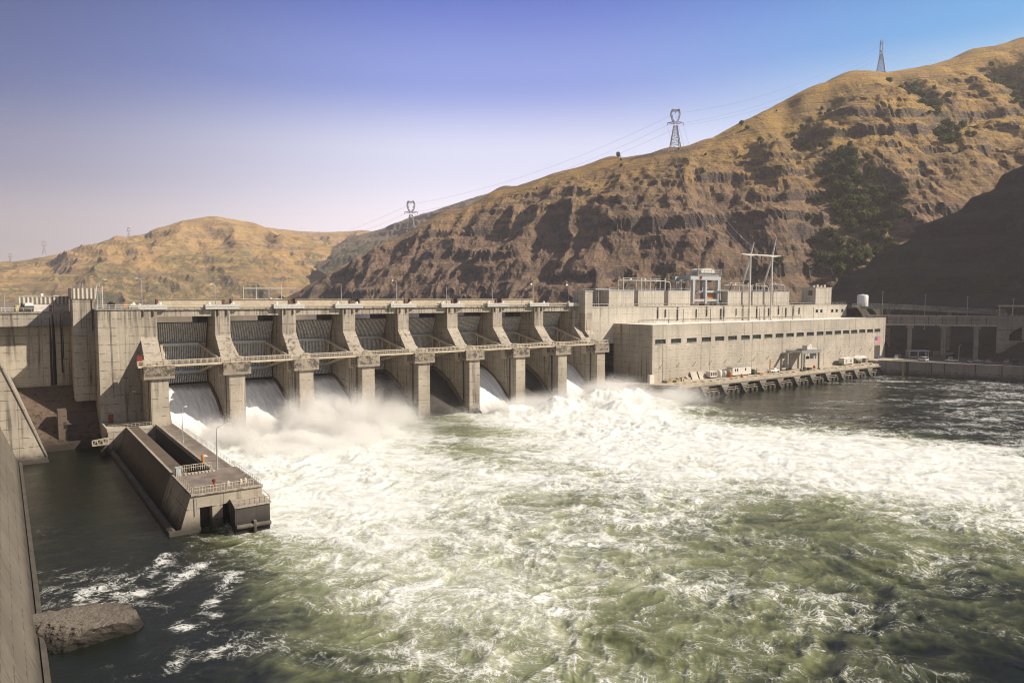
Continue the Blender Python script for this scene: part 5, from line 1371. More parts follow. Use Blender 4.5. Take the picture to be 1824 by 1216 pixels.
for q in range(3): b = MB(); b.box(241.1 + q * 1.4, 242.0 + q * 1.4, 191.34, 191.4, 6.4, 7.9); b.build('louver', M['steel_dark'], t)
lathe_thing('chemical_tank', (247.6, 192.2, 5.3), [(1.15, 0), (1.15, .5), (1.2, .6), (1.2, 2.7), (.8, 3.1), (.3, 3.2)], M['white_steel'], 'white drum tank standing left of the blue-lidded one', 'tank')
lathe_thing('chemical_tank', (250.4, 192.0, 5.3), [(1.15, 0), (1.15, 2.3), (.9, 2.7), (.3, 2.8)], M['cool_steel'], 'pale blue-grey tank between the white drum and the trailer', 'tank')
lathe_thing('chemical_tank', (252.2, 190.2, 5.3), [(.7, 0), (.7, 2.2), (.5, 2.5), (.2, 2.6)], M['orange'], 'orange drum tank at the left end of the site trailer', 'tank')
single('leaning_panel', MB().hexa([(231.6,193.2,5.3),(235.6,193.2,5.3),(235.6,193.4,5.3),(231.6,193.4,5.3)],[(231.6,194.6,8.4),(235.6,194.6,8.4),(235.6,194.8,8.4),(231.6,194.8,8.4)]), M['conc_pale'], 'pale panel leaning on the powerhouse wall, nearer the lumber of the two', 'panel')
single('leaning_panel', MB().hexa([(236.4,193.2,5.3),(240.2,193.2,5.3),(240.2,193.4,5.3),(236.4,193.4,5.3)],[(236.4,194.6,8.4),(240.2,194.6,8.4),(240.2,194.8,8.4),(236.4,194.8,8.4)]), M['conc_pale'], 'pale panel leaning on the powerhouse wall, next to the louvred cabinet', 'panel')
def pile(name, x0, x1, y0, y1, n, mat, label, cat, h=1.2, z=5.3):
    b = MB()
    for q in range(n):
        xx = random.uniform(x0, x1); yy = random.uniform(y0, y1); w = random.uniform(.3, 1.1); d = random.uniform(.3, .9); hh = random.uniform(.3, h)
        b.box(xx - w, xx + w, yy - d, yy + d, z, z + hh)
    return single(name, b, M[mat], label, cat)
pile('lumber_stack', 216, 220, 191, 193.5, 7, 'yellow', 'yellowish stack of lumber at the left end of the draft deck', 'lumber')
pile('scaffold_pile', 222, 229, 191.5, 193.8, 16, 'steel_beige', 'pile of scaffold parts beside the yellowish lumber', 'scaffold', 1.8)
pile('gravel_heap', 213.6, 215.4, 190.5, 193, 6, 'gray_conc', 'grey heap at the bottom corner of the powerhouse', 'heap', 1.0)
lathe_thing('steel_tank', (198.8, 212.5, 5.3), [(1.7, 0), (1.7, 3.6), (1.2, 4.2), (.3, 4.4)], M['rust'], 'rusty red tank in the shade of the powerhouse side wall', 'tank')
lathe_thing('steel_drum', (201.4, 209.5, 5.3), [(.45, 0), (.45, 2.4), (.3, 2.6)], M['blue'], 'small blue drum beside the rusty tank in the shade', 'drum')
bx('white_cabinet', 206.4, 209.0, 193.4, 194.6, 3.4, 'white_steel', 'narrow white cabinet at the shaded corner of the powerhouse', 'cabinet', feet=False)
pile('shrub_planter', 269.6, 272.4, 190.8, 192.6, 12, 'green', 'dark green bins and clutter right of the site trailer', 'bin', 2.2)
pile('orange_barrier', 272.0, 274.2, 189.5, 190.6, 4, 'orange', 'low orange barrier right of the site trailer', 'barrier', 1.0)
# boom truck
bt2 = thing('boom_truck', (284, 191, 5.3), 'white pickup truck with an upright orange boom by the powerhouse wall', 'truck')
b, cab, L, W = car('pickup', 'white'); b.v = [(284.5 + x * 1.15, 191 + y * 1.15, 5.3 + z * 1.15) for x, y, z in b.v]; b.build('body', M['white'], bt2)
for sx in (-1, 1):
    for s in (-1, 1): w = MB(); w.tube((284.5 + sx * 2.2, 191 + s * .9, 5.7), (284.5 + sx * 2.2, 191 + s * 1.2, 5.7), .42, 12); w.build('wheel', M['black'], bt2)
b = MB(); b.box(281.8, 282.2, 190.8, 191.2, 6.6, 11.4); b.build('boom', M['orange'], bt2)
ct_ = bx('site_trailer', 343.6, 352.5, 190.5, 193.4, 3.4, 'white_steel', 'short white double trailer between the small gantry crane and the awning', 'trailer', roof='roof')
for xa_, xb_ in ((345.2, 346.4), (349.2, 350.8)): b = MB(); b.box(xa_, xb_, 190.44, 190.5, 6.4, 8.0); b.build('window', M['galv'], ct_)
pile('garden_tractor', 339.5, 342.6, 190, 192.5, 5, 'green', 'green machine at the left end of the short double trailer', 'machine', 1.5)
aw = thing('awning_tent', (361, 192, 5.3), 'pale awning on posts right of the short double trailer', 'awning')
b = MB(); b.prism_y([(357, 8.2), (366, 8.0), (362, 9.4)], 190.2, 193.8); b.build('canvas', M['roof'], aw)
for xx in (357.4, 365.6):
    for yy in (190.5, 193.5): b = MB(); b.tube((xx, yy, 5.3), (xx, yy, 8.1), .08); b.build('post', M['galv'], aw)

bx('work_bench', 358.5, 361, 191, 192.6, 1.4, 'steel_dark', 'dark work bench standing under the pale awning', 'bench')
bx('tool_crate', 366.6, 369.8, 191.6, 193.4, 2.2, 'gray_conc', 'grey crate at the right end of the awning', 'crate', feet=False)
pile('coil_stack', 300.5, 302.5, 192, 193.4, 3, 'rust', 'rusty coil against the wall under the small gantry crane', 'coil', 1.8)
pile('pipe_rack', 304, 311, 187.5, 189.5, 14, 'steel_dark', 'dark clutter of pipes under the small gantry crane', 'pipes', .9)
lathe_thing('traffic_barrel', (317.5, 190.8, 5.3), [(.6, 0), (.6, 1.2), (.4, 1.4)], M['orange'], 'orange barrel right of the small gantry crane', 'barrel')
lathe_thing('traffic_barrel', (255.5, 186.6, 5.3), [(.6, 0), (.55, 1.3), (.3, 1.5)], M['orange'], 'orange barrel on the deck edge in front of the long site trailer', 'barrel')
# items on the left deck
tkL = thing('flatbed_truck', (6.4, 237.2, 35.3), 'truck with a white canopy top and dark body by the ribbed shed', 'truck')
b = MB(); b.box(5.4, 7.5, 236.2, 238.1, 35.9, 36.9); b.build('body', M['cargray'], tkL)
b = MB(); b.prism_y([(5.35, 36.9), (7.55, 36.9), (7.3, 37.7), (5.6, 37.7)], 236.2, 238.1); b.build('canopy', M['white'], tkL)
for xx in (5.8, 7.1):
    for yy in (236.2, 238.0): b = MB(); b.tube((xx, yy - .05, 35.65), (xx, yy + .15, 35.65), .35, 12); b.build('wheel', M['black'], tkL)
b = MB()
for (r0, z0, r1, z1) in ((.42, 0, .34, .5),): b.lathe((4.75, 236.9, 35.3), [(.40, 0), (.48, .4), (.34, .9), (.42, 1.3), (.26, 1.7), (.3, 2.0), (.12, 2.4)], 10)
single('machine_pump', b, M['black'], 'dark upright pump between the yellow drum and the canopy truck', 'pump')
tb_ = thing('water_tank', (24.8, 224, 36.1), 'black square tank on the abutment deck right of the lift tower', 'tank')
b = MB(); b.box(24.0, 25.7, 223.2, 224.8, 36.3, 37.7); b.build('body', M['black'], tb_)
b = MB(); b.lathe((24.8, 224, 37.7), [(.5, 0), (.5, .25), (.2, .35)], 10); b.build('lid', M['black'], tb_)
b = MB(); b.add([(27.9, 219, 36.4), (28.6, 219, 37.1), (27.9, 219, 37.8), (27.2, 219, 37.1), (27.9, 219.06, 36.4), (28.6, 219.06, 37.1), (27.9, 219.06, 37.8), (27.2, 219.06, 37.1)], [(0, 1, 2, 3), (7, 6, 5, 4), (0, 4, 5, 1), (1, 5, 6, 2), (2, 6, 7, 3), (3, 7, 4, 0)])
b.tube((27.9, 219.1, 36.1), (27.9, 219.1, 37), .04); single('warning_sign', b, M['orange'], 'orange diamond warning sign on the abutment railing', 'sign')
single('pump_cart', MB().box(30.6, 32.0, 219, 220, 36.3, 37.0).lathe((31.3, 219.5, 37.0), [(.3, 0), (.35, .3), (.1, .5)], 8), M['white_steel'], 'small white pump cart on the abutment near the first hoist beam', 'cart')

# ------------------------------------------------------------------ fish-entrance block in the river
BT = 6.0
blk = thing('guide_pier', (29, 160, WATER), 'brown stained concrete guide pier standing in the river with a long open pit', 'pier')
b = MB()
# sloping left wall, right walkway wall, front mass and far end, all round an open pit
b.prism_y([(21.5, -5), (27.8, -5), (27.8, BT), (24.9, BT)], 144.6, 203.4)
b.build('left_wall', concrete('brown_weathered_shade_concrete', (.13, .10, .075), lift=60, joint=6.5, streak=.6, dark=(.04, .03, .022), blot=.5), blk)  # brown staining, darkened further because this face lies in shadow
b = MB(); b.prism_y([(31.9, -5), (36.6, -5), (36.6, 5.4), (31.9, 5.4)], 144.6, 217.6); b.build('right_wall', M['conc'], blk)
b = MB(); b.box(32.5, 36.3, 127.2, 217.4, 5.4, 5.46); b.build('walkway', M['walkdeck'], blk)
b = MB(); b.box(31.9, 32.4, 144.6, 210, 5.4, 6.1); b.box(24.95, 25.4, 144.6, 203.4, BT, BT + .12); b.build('kerb', M['conc'], blk)
b = MB()
b.prism_y([(21.5, -5), (26.2, -5), (26.2, BT - .3), (24.8, BT - .3)], 126.8, 144.59)
b.box(28.2, 29.9, 126.8, 144.59, -5, 3.6); b.box(31.2, 36.6, 126.8, 144.59, -5, 3.6)
b.box(26.2, 36.6, 126.8, 144.59, 3.6, BT - .3)
b.build('front_block', M['conc'], blk)
b = MB(); b.prism_y([(21.2, -3), (21.75, -3), (22.3, .4), (21.9, .55), (21.3, .2)], 126.4, 203.4); b.box(21.3, 26.2, 126.35, 126.8, -3, .35); b.build('toe', M['gray_conc'], blk)
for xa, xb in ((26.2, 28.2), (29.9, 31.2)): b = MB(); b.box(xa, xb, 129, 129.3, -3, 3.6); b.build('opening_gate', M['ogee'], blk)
b = MB(); b.prism_z([(30.5, 121.2), (36.3, 121.4), (36.6, 126.78), (31.2, 126.78)], -5, 4.0); sb = b.build('side_gate_box', M['ogee'], blk)
b = MB(); b.prism_z([(30.4, 121.0), (36.5, 121.2), (36.8, 126.78), (31.1, 126.78)], 4.0, 4.25); b.build('lid', M['conc'], sb)
b = MB(); b.tube((30.6, 120.85, .9), (36.3, 121.05, .7), .38, 10); b.box(33.4, 33.8, 120.5, 121.3, -.4, 1.6); b.build('fender_pipe', M['gray_conc'], sb)
b = MB()
for q in range(7): b.tube((31.2 + q * .85, 121.35 + q * .03, 4.25), (31.2 + q * .85, 121.35 + q * .03, 5.2), .035)
b.tube((31.2, 121.35, 5.2), (36.3, 121.5, 5.2), .035); b.tube((36.3, 121.5, 5.2), (36.5, 126.5, 5.2), .035)
b.build('railing', M['rust'], sb)
b = MB(); b.box(24.85, 36.7, 126.5, 126.9, BT - .3, BT + .05); b.box(24.85, 25.2, 126.9, 145, BT - .3, BT + .05); b.box(36.3, 36.8, 126.9, 144.6, 5.4, 5.75); b.build('coping', M['conc'], blk)
b = MB(); b.box(25.2, 36.3, 126.9, 144.6, BT - .3, BT - .22); b.build('front_paving', M['walkdeck'], blk)
def rail(b, p0, p1, h, n, r=.05):
    p0 = Vector(p0); p1 = Vector(p1)
    for q in range(n + 1):
        p = p0.lerp(p1, q / n); b.tube(p, p + Vector((0, 0, h)), r)
    for f in (1.0, .55): b.tube(p0 + Vector((0, 0, h * f)), p1 + Vector((0, 0, h * f)), r * .9)
b = MB(); rail(b, (25.4, 127.1, BT), (35.2, 127.1, BT), 1.1, 22, .05); rail(b, (25.2, 127.2, BT), (25.2, 141, BT), 1.0, 8); b.build('front_railing', M['rail'], blk)
b = MB(); rail(b, (26.6, 144.9, BT), (32.2, 144.9, BT), 1.15, 14, .055); b.build('pit_railing', M['rail'], blk)
b = MB(); rail(b, (36.5, 127.2, 5.5), (36.5, 214, 5.5), 1.1, 70, .03); b.build('river_railing', M['galv'], blk)
b = MB(); rail(b, (32.15, 146, 6.1), (32.15, 203, 6.1), .75, 40, .03); b.build('inner_railing', M['rail'], blk)
for q in range(9): b = MB(); b.box(27 + q * .62, 27.4 + q * .62, 142.6, 143.5, 5.78, 6.0); b.build('grating_bar', M['steel_beige'], blk)
b = MB(); b.tube((25.6, 126.45, 5.6), (25.7, 126.4, 2.6), .07); b.build('drain_hose', M['galv'], blk)
single('control_cabinet', MB().box(25.5, 26.4, 142.6, 143.6, 5.78, 7.3).box(25.4, 26.5, 142.5, 143.7, 7.3, 7.4), M['cool_steel'], 'pale grey control cabinet at the left end of the pit railing', 'cabinet')
single('valve_post', MB().lathe((29.5, 131, 5.78), [(.15, 0), (.15, .8), (.3, .9), (.3, 1.3), (.1, 1.4)], 8), M['red'], 'small red valve post on the foreground pier top', 'valve')
single('timber_post', MB().lathe((32.0, 151, 6.1), [(.25, 0), (.27, .9), (.2, 1.5)], 8), M['orange'], 'tan orange post beside the pit on the foreground pier', 'post')
single('deck_hatch', MB().box(33.6, 34.6, 158.5, 160, 5.46, 5.6), M['white_steel'], 'small white hatch on the brown walkway of the foreground pier', 'hatch')
for q, (x, y) in enumerate(((33.8, 130), (34.7, 130.4), (31.6, 129.8))):
    b = MB(); b.lathe((x, y, 5.78), [(.3, 0), (.34, .5), (.2, .9), (.08, 1.0)], 8)
    single('mooring_bollard', b, M['rail'], ('cream bollard in the middle of the front railing group', 'cream bollard nearest the right corner of the foreground pier', 'cream bollard left of the other two on the foreground pier')[q], 'bollard', 'bollards on the foreground pier')
for y, lb in ((176.6, 'farther lamp post on the foreground pier walkway'), (144.3, 'nearer lamp post on the foreground pier, by the pit railing')):
    lamp('lamp_post', 33.2, y, 5.46, 8.2, (0,), 'galv', lb, 'lamp posts on the foreground pier', .7)
b = MB(); b.box(31.82, 31.9, 144.65, 203.35, -3, 5.2); b.box(27.8, 27.86, 144.65, 203.35, -3, 5.75); b.box(27.86, 31.82, 144.6, 144.66, -3, 5.5); b.build('pit_shade_panel', M['ogee'], blk)  # dark panels added on the pit walls to paint in its shade
pm = MB(); pm.box(27.7, 32, 144.5, 203.5, -4, -.2); pf = struct('water', pm, M['pool'])
b = MB(); b.box(27.75, 28.0, 144.7, 203.4, -3, 5.0)
# platform under the abutment
pl = thing('landing_platform', (27, 210, WATER), 'concrete landing platform at the foot of the abutment below the red door', 'platform')
b = MB(); b.prism_y([(20.9, -5), (31.89, -5), (31.89, 5.2), (20.9, 5.2)], 203.41, 217.75); b.build('slab', M['conc'], pl)
b = MB(); b.box(20.7, 31.89, 203.3, 203.8, 5.2, 6.0); b.box(20.7, 21.1, 203.8, 217.7, 5.2, 5.9); b.build('parapet', M['conc_light'], pl)
b = MB(); b.box(21.1, 31.8, 203.8, 217.7, 5.2, 5.26); b.build('paving', M['gravel'], pl)
b = MB(); rail(b, (21, 203.5, 6.0), (31.5, 203.5, 6.0), .9, 12, .035); b.build('railing', M['rail'], pl)
b = MB(); b.prism_y([(20.9, -4), (20.9, 4.2), (19.4, 1.6), (19.2, .6), (20, -4)], 203.5, 206.5); b.build('haunch', M['conc_dark'], pl)
wb_ = thing('walkway_bracket', (19.6, 202, 2.0), 'short white steel truss bracket sticking out over the water at the platform corner', 'bracket')
b = MB()
for y in (201.6, 202.8):
    b.beam((17.3, y, 2.4), (20.8, y, 2.8), .12, .12); b.beam((17.3, y, 3.6), (20.8, y, 4.0), .12, .12)
    for q in range(4): xx = 17.3 + q * 1.16; b.beam((xx, y, 2.4 + q * .13), (xx, y, 3.6 + q * .13), .1, .1)
    for q in range(3): xx = 17.3 + q * 1.16; b.beam((xx, y, 2.4 + q * .13), (xx + 1.16, y, 3.73 + q * .13), .08, .08)
for q in range(4): b.beam((17.3 + q * 1.16, 201.6, 2.4 + q * .13), (17.3 + q * 1.16, 202.8, 2.4 + q * .13), .08, .08)
b.build('truss', M['steel_beige'], wb_)
b = MB(); b.box(17.3, 20.8, 201.6, 202.8, 2.36, 2.42); b.beam((20.0, 202.2, 2.4), (20.9, 203.5, 2.4), .2, .2); b.build('tread', M['galv'], wb_)

# boulder beside the lock wall
n1, n2 = 130, 200
th_, ph_ = np.meshgrid(np.linspace(0, math.pi, n1), np.linspace(0, 2 * math.pi, n2, endpoint=True), indexing='ij')
ux, uy, uz = np.sin(th_) * np.cos(ph_), np.sin(th_) * np.sin(ph_), np.cos(th_)
gr_ = np.random.default_rng(12)
planes = [((.06, .10, 1), 2.1), ((-.35, -.55, .8), 3.3), ((.75, -.1, .72), 4.9)]
for q in range(11):
    a_ = q * 2 * math.pi / 11 + gr_.uniform(-.2, .2); planes.append(((math.cos(a_), math.sin(a_), gr_.uniform(-.05, .5)), 1.0 * math.hypot(6.3 * math.cos(a_), 4.7 * math.sin(a_)) * gr_.uniform(.85, 1.05)))
rad = np.full(ux.shape, 14.0)
for n_, d_ in planes:
    n_ = np.array(n_) / np.linalg.norm(n_); dt = ux * n_[0] + uy * n_[1] + uz * n_[2]
    rad = np.where(dt > .02, np.minimum(rad, d_ / np.maximum(dt, .02)), rad)
rad = np.minimum(rad, 9)
bxx, byy, bzz = ux * rad * 1.12, uy * rad, np.maximum(uz * rad, -4)
nn = .30 * ridged(bxx * .35 + bzz * .3, byy * .35 - bzz * .2, 4, 811) + .16 * fbm(bxx * 1.1, byy * 1.1 + bzz, 4, 821) - .3
bxx = bxx + ux * nn; byy = byy + uy * nn; bzz = bzz + (.2 + np.abs(uz)) * nn * .7 + .12 * ridged(bxx * 1.6, byy * 1.6, 3, 851)
ca, sa = math.cos(R(-22)), math.sin(R(-22))
Pk = np.stack([6.3 + bxx * ca - byy * sa, 96.8 + bxx * sa + byy * ca, -.5 + bzz * .68], -1)
Pk[:, -1] = Pk[:, 0]
ro = grid_mesh('boulder', Pk[::-1], M['rock'], None, False)
tag(ro, 'flat topped brown boulder at the waterline beside the lock wall', 'boulder')

# ------------------------------------------------------------------ pylons and lines
def pylon(name, base, h, rot, label, group, head=True, r=.33, sc=1.):
    t = thing(name, base, label, 'pylon', group); bx_, by_, bz = 0, 0, 0
    w0 = h * .135; zw = h * .56; w1 = h * .045
    def pt(u, v, z): return (u, v, z)
    def wid(z): return w0 + (w1 - w0) * min(1, z / zw)
    b = MB()
    for su in (-1, 1):
        for sv in (-1, 1): b.tube((su * w0, sv * w0, -3), (su * w1, sv * w1, zw), r * 1.5, 5, r)
    nz = 7; zs = [zw * (1 - (1 - k / nz) ** 1.25) for k in range(nz + 1)]
    for za, zb in zip(zs, zs[1:]):
        wa, wb2 = wid(za), wid(zb)
        for sgn in (-1, 1):
            for s in (-1, 1):
                b.tube((s * wa, sgn * wa, za), (-s * wb2, sgn * wb2, zb), r * .6, 4); b.tube((sgn * wa, s * wa, za), (sgn * wb2, -s * wb2, zb), r * .6, 4)
            b.tube((-wb2, sgn * wb2, zb), (wb2, sgn * wb2, zb), r * .6, 4); b.tube((sgn * wb2, -wb2, zb), (sgn * wb2, wb2, zb), r * .6, 4)
    b.v = [(base[0] + u * math.cos(rot) - v * math.sin(rot), base[1] + u * math.sin(rot) + v * math.cos(rot), base[2] + z) for u, v, z in b.v]
    b.build('lattice_body', M['pylon'], t)
    b = MB(); W = h * .115; d = w1
    prof = [(w1 * .6, zw + h * .04), (W * .8, h * .72), (W * 1.08, h * .84), (W * 1.0, h * .93), (W * .7, h * .975)]
    for s in (-1, 1):
        for a, c in zip(prof, prof[1:]):
            for sv in (-1, 1):
                b.tube((s * a[0], sv * d, a[1]), (s * c[0], sv * d * .6, c[1]), r * 1.1, 4)
                b.tube((s * (a[0] - h * .03), sv * d, a[1] + h * .03), (s * (c[0] - h * .03), sv * d * .6, c[1]), r * .9, 4)
            for q in range(3):
                f0, f1 = q / 3, (q + 1) / 3
                A_ = (s * (a[0] + (c[0] - a[0]) * f0), -d, a[1] + (c[1] - a[1]) * f0); B_ = (s * (a[0] + (c[0] - a[0]) * f1 - h * .03), -d, a[1] + (c[1] - a[1]) * f1)
                b.tube(A_, B_, r * .6, 4); b.tube((A_[0], d, A_[2]), (B_[0], d, B_[2]), r * .6, 4)
    for sv in (-1, 1):
        b.tube((-W * .95, sv * d * .6, h * .93), (W * .95, sv * d * .6, h * .93), r, 4); b.tube((-W * .9, sv * d * .6, h * .965), (W * .9, sv * d * .6, h * .965), r * .8, 4)
        for q in range(6): x0_ = -W * .9 + q * W * .3; b.tube((x0_, sv * d * .6, h * .93), (x0_ + W * .3, sv * d * .6, h * .965), r * .6, 4)
    for s in (-1, 1): b.tube((s * W * .85, 0, h * .965), (s * W * .75, 0, h * 1.0), r * .9, 4)
    b.v = [(base[0] + u * math.cos(rot) - v * math.sin(rot), base[1] + u * math.sin(rot) + v * math.cos(rot), base[2] + z) for u, v, z in b.v]
    b.build('head_frame', M['pylon'], t)
    b = MB(); zc = h * .64; arm = h * .20
    for s in (-1, 1):
        for sv in (-1, 1):
            b.tube((s * w1, sv * d, zc + h * .02), (s * arm, 0, zc), r, 4); b.tube((s * w1, sv * d, zc - h * .03), (s * arm, 0, zc - .3), r * .9, 4)
        for q in range(3):
            f = (q + 1) / 4; b.tube((s * (w1 + (arm - w1) * f), 0, zc - h * .025 * (1 - f)), (s * (w1 + (arm - w1) * (f + .12)), 0, zc + h * .015 * (1 - f)), r * .6, 4)
    b.v = [(base[0] + u * math.cos(rot) - v * math.sin(rot), base[1] + u * math.sin(rot) + v * math.cos(rot), base[2] + z) for u, v, z in b.v]
    b.build('crossarm', M['pylon'], t)
    for x_, z_ in ((-arm, zc - .3), (arm, zc - .3), (0, h * .93)):
        b = MB(); b.lathe((x_, 0, z_ - h * .055), [(.1, 0), (.3, .5), (.3, h * .045), (.1, h * .055)], 6)
        b.v = [(base[0] + u * math.cos(rot) - v * math.sin(rot), base[1] + u * math.sin(rot) + v * math.cos(rot), base[2] + z) for u, v, z in b.v]
        b.build('insulator', M['steel_dark'], t)
    pts = []
    for x_, z_ in ((-arm, zc - h * .06), (0, h * .875), (arm, zc - h * .06)):
        pts.append((base[0] + x_ * math.cos(rot), base[1] + x_ * math.sin(rot), base[2] + z_))
    return pts
def hz(x, y): return float(main_hill(np.array([[float(x)]]), np.array([[float(y)]]))[0, 0])
GP = 'steel lattice pylons on the ridge'
PA = pylon('transmission_pylon', (659.7, 582, hz(659.7, 582) - .5), 46, R(-40), 'heart-headed lattice pylon on the middle of the ridge above the powerhouse', GP)
PB = pylon('transmission_pylon', (889.5, 457, hz(889.5, 457) - 1), 40.5, R(28), 'lattice pylon standing edge-on on the high right ridge', GP)
PC = pylon('transmission_pylon', (489, 929, hz(489, 929) - 1), 47, R(-40), 'lattice pylon low on the ridge above the middle of the dam', GP)
far_p = []
for (x, y, z, h, lb) in ((109, 2480, 168, 30, 'far faint pylon larger of two on the left skyline'), (28, 2500, 138, 24, 'far faint pylon smaller of two at the left frame edge'), (312, 2350, 216, 24, 'far faint pylon on the grassy slope left of the rounded summit')):
    far_p.append(pylon('transmission_pylon', (x, y, z), h * 1.25, R(-10), lb, 'far pylons on the left hill', r=.28))
def wire(p0, p1, sag, label, r=.05):
    p0 = Vector(p0); p1 = Vector(p1); b = MB(); n = 22; last = None
    for k in range(n + 1):
        f = k / n; p = p0.lerp(p1, f); p.z -= sag * 4 * f * (1 - f)
        if last is not None: b.tube(last, p, r, 4)
        last = p
    o = single('power_line', b, M['wire'], label, 'power line', 'power lines strung over the ridge')
wn = ('left', 'middle', 'right')
for k, (ta, tb2) in enumerate(zip([(292.5, 214.8, 56.6), (308, 214.8, 56.6), (322.5, 214.8, 56.6)], PA)):
    wire(ta, tb2, 26, f'{wn[k]} of three wires from the take-off frame up to the heart-headed pylon', .13)
for k in range(3):
    wire(PA[k], PB[k], 14, f'{("lower", "upper", "second lower")[k]} wire between the heart-headed and edge-on pylons', .09)
    wire(PA[k], PC[k], 14, f'{("lower", "upper", "second lower")[k]} wire between the heart-headed pylon and the low pylon', .09)
    wire(PB[k], (1235 + k * 6, 424 - k * 4, 428 - (k % 2) * -7 - k * 4), 16, f'{("lower", "upper", "second lower")[k]} wire leaving the edge-on pylon to the right', .09)
    wire(PC[k], (300 + k * 8, 1500, 95 + (k == 1) * 10), 20, f'{("lower", "upper", "second lower")[k]} wire running down left from the low pylon', .09)

# switchyard gantry beyond the reservoir
sw = thing('switchyard_frame', (330, 1100, 33), 'white steel switchyard frame far behind the dam deck on the left', 'frame')
b = MB()
for k in range(5): b.tube((299 + k * 17.5, 1110 - k * 5.2, 25), (299 + k * 17.5, 1110 - k * 5.2, 58 + (k % 2) * 2), .55)
b.build('post', M['white_steel'], sw)
b = MB(); b.tube((299, 1110, 54.3), (372, 1088, 54.3), .55); b.tube((299, 1110, 52.6), (372, 1088, 52.6), .3); b.tube((295, 1111, 37.5), (365, 1090, 37.5), .5)
for k in range(9): b.box(300 + k * 7.2 - 1, 302 + k * 7.2, 1107 - k * 2, 1109 - k * 2, 34, 37 + random.random() * 3)
b.build('beam', M['white_steel'], sw)

# ------------------------------------------------------------------ trees and shrubs
def tree_proto(seed, h, w, blobs, leaves, leaf):
    g = random.Random(seed); b = MB()
    cs = []
    for k in range(blobs):
        a = g.uniform(0, 6.28); rr_ = g.uniform(0, .62) * w / 2; cs.append((rr_ * math.cos(a), rr_ * math.sin(a), h * g.uniform(.32, .80), g.uniform(.22, .36) * w))
    for k in range(leaves):
        cx, cy, cz, cr = cs[k % blobs]
        d = Vector((g.gauss(0, 1), g.gauss(0, 1), g.gauss(0, 1))).normalized(); q = cr * g.uniform(.6, 1.12)
        p = Vector((cx, cy, cz)) + Vector((d.x * q, d.y * q, d.z * q * .85))
        if p.z < h * .12: p.z = h * .12 + g.random() * .4
        n = (d + Vector((g.gauss(0, .6), g.gauss(0, .6), g.gauss(0, .6)))).normalized(); u = n.orthogonal().normalized(); v = n.cross(u); s = leaf * g.uniform(.6, 1.3)
        b.add([p - u * s - v * s * .6, p + u * s - v * s * .5, p + u * s * .8 + v * s * .7, p - u * s * .7 + v * s * .8], [(0, 1, 2, 3)])
    return b
PROTO = []
for k in range(5):
    h = (8.5, 7.2, 9.5, 6.5, 8.0)[k]; w = (8.5, 7.8, 8.2, 7.5, 9.5)[k]
    t = thing('gully_tree', (0, 0, 0), 'x', 'tree', 'x')
    tree_proto(900 + k, h, w, 9, 420, .62).build('crown', M['leaf'], t)
    b = MB(); b.tube((0, 0, -2), (.2, .1, h * .35), .26, 6, .16); b.tube((.2, .1, h * .35), (w * .18, .3, h * .6), .14, 5, .05); b.tube((.2, .1, h * .35), (-w * .2, -.2, h * .62), .13, 5, .05); b.build('trunk', M['bark'], t)
    PROTO.append(t)
def use(o, used=set()):
    pass
PLACED = [False] * 5
def plant(k, x, y, z, s, rot, name, label, cat, group):
    if not PLACED[k]:
        o = PROTO[k]; PLACED[k] = True; o.location = (x, y, z); o.rotation_euler = (0, 0, rot); o.scale = (s,) * 3
    else:
        o = dup(PROTO[k], (x, y, z), None, None, rot, s)
    o.name = name; o['label'] = label; o['category'] = cat; o['group'] = group
    return o
g_ = random.Random(31)
def lerp_line(pts, f):
    n = len(pts) - 1; i = min(int(f * n), n - 1); t = f * n - i
    return pts[i][0] + (pts[i + 1][0] - pts[i][0]) * t, pts[i][1] + (pts[i + 1][1] - pts[i][1]) * t
grove = [(652, 372), (640, 352), (615, 330), (592, 321), (568, 318)]
for q in range(125):
    f = g_.random() ** .8; x, y = lerp_line(grove, f); s = 15 + 15 * f; x += g_.gauss(0, 1) * s * .8; y += g_.gauss(0, 1) * s * .62
    plant(q % 5, x, y, hz(x, y) - .6, g_.uniform(.75, 1.5), g_.uniform(0, 6.28), 'gully_tree', 'dark green tree in the dense grove at the foot of the hill gully', 'tree', 'grove at the foot of the gully')
for q in range(30):
    f = g_.random(); x, y = lerp_line(GULLIES[0][0][:4], f); x += g_.gauss(0, 7); y += g_.gauss(0, 7)
    plant(q % 5, x, y, hz(x, y) - .8, g_.uniform(.35, .85), g_.uniform(0, 6.28), 'gully_tree', 'green shrub tree along the gully running up the hill above the grove', 'tree', 'trees up the left gully')
for q in range(52):
    f = g_.random(); x, y = lerp_line(GULLIES[1][0], f); x += g_.gauss(0, 9); y += g_.gauss(0, 9)
    plant(q % 5, x, y, hz(x, y) - .8, g_.uniform(.5, 1.15), g_.uniform(0, 6.28), 'gully_tree', 'green shrub tree in the wooded draw high on the hill below the edge-on pylon', 'tree', 'trees in the right draw')
for q in range(26):
    f = g_.random(); x, y = lerp_line(GULLIES[2][0], f); x += g_.gauss(0, 12); y += g_.gauss(0, 10)
    plant(q % 5, x, y, hz(x, y) - .8, g_.uniform(.5, 1.1), g_.uniform(0, 6.28), 'gully_tree', 'green shrub tree in the wooded draw of the big hill above the shaded near slope', 'tree', 'trees at the right edge of the hill')
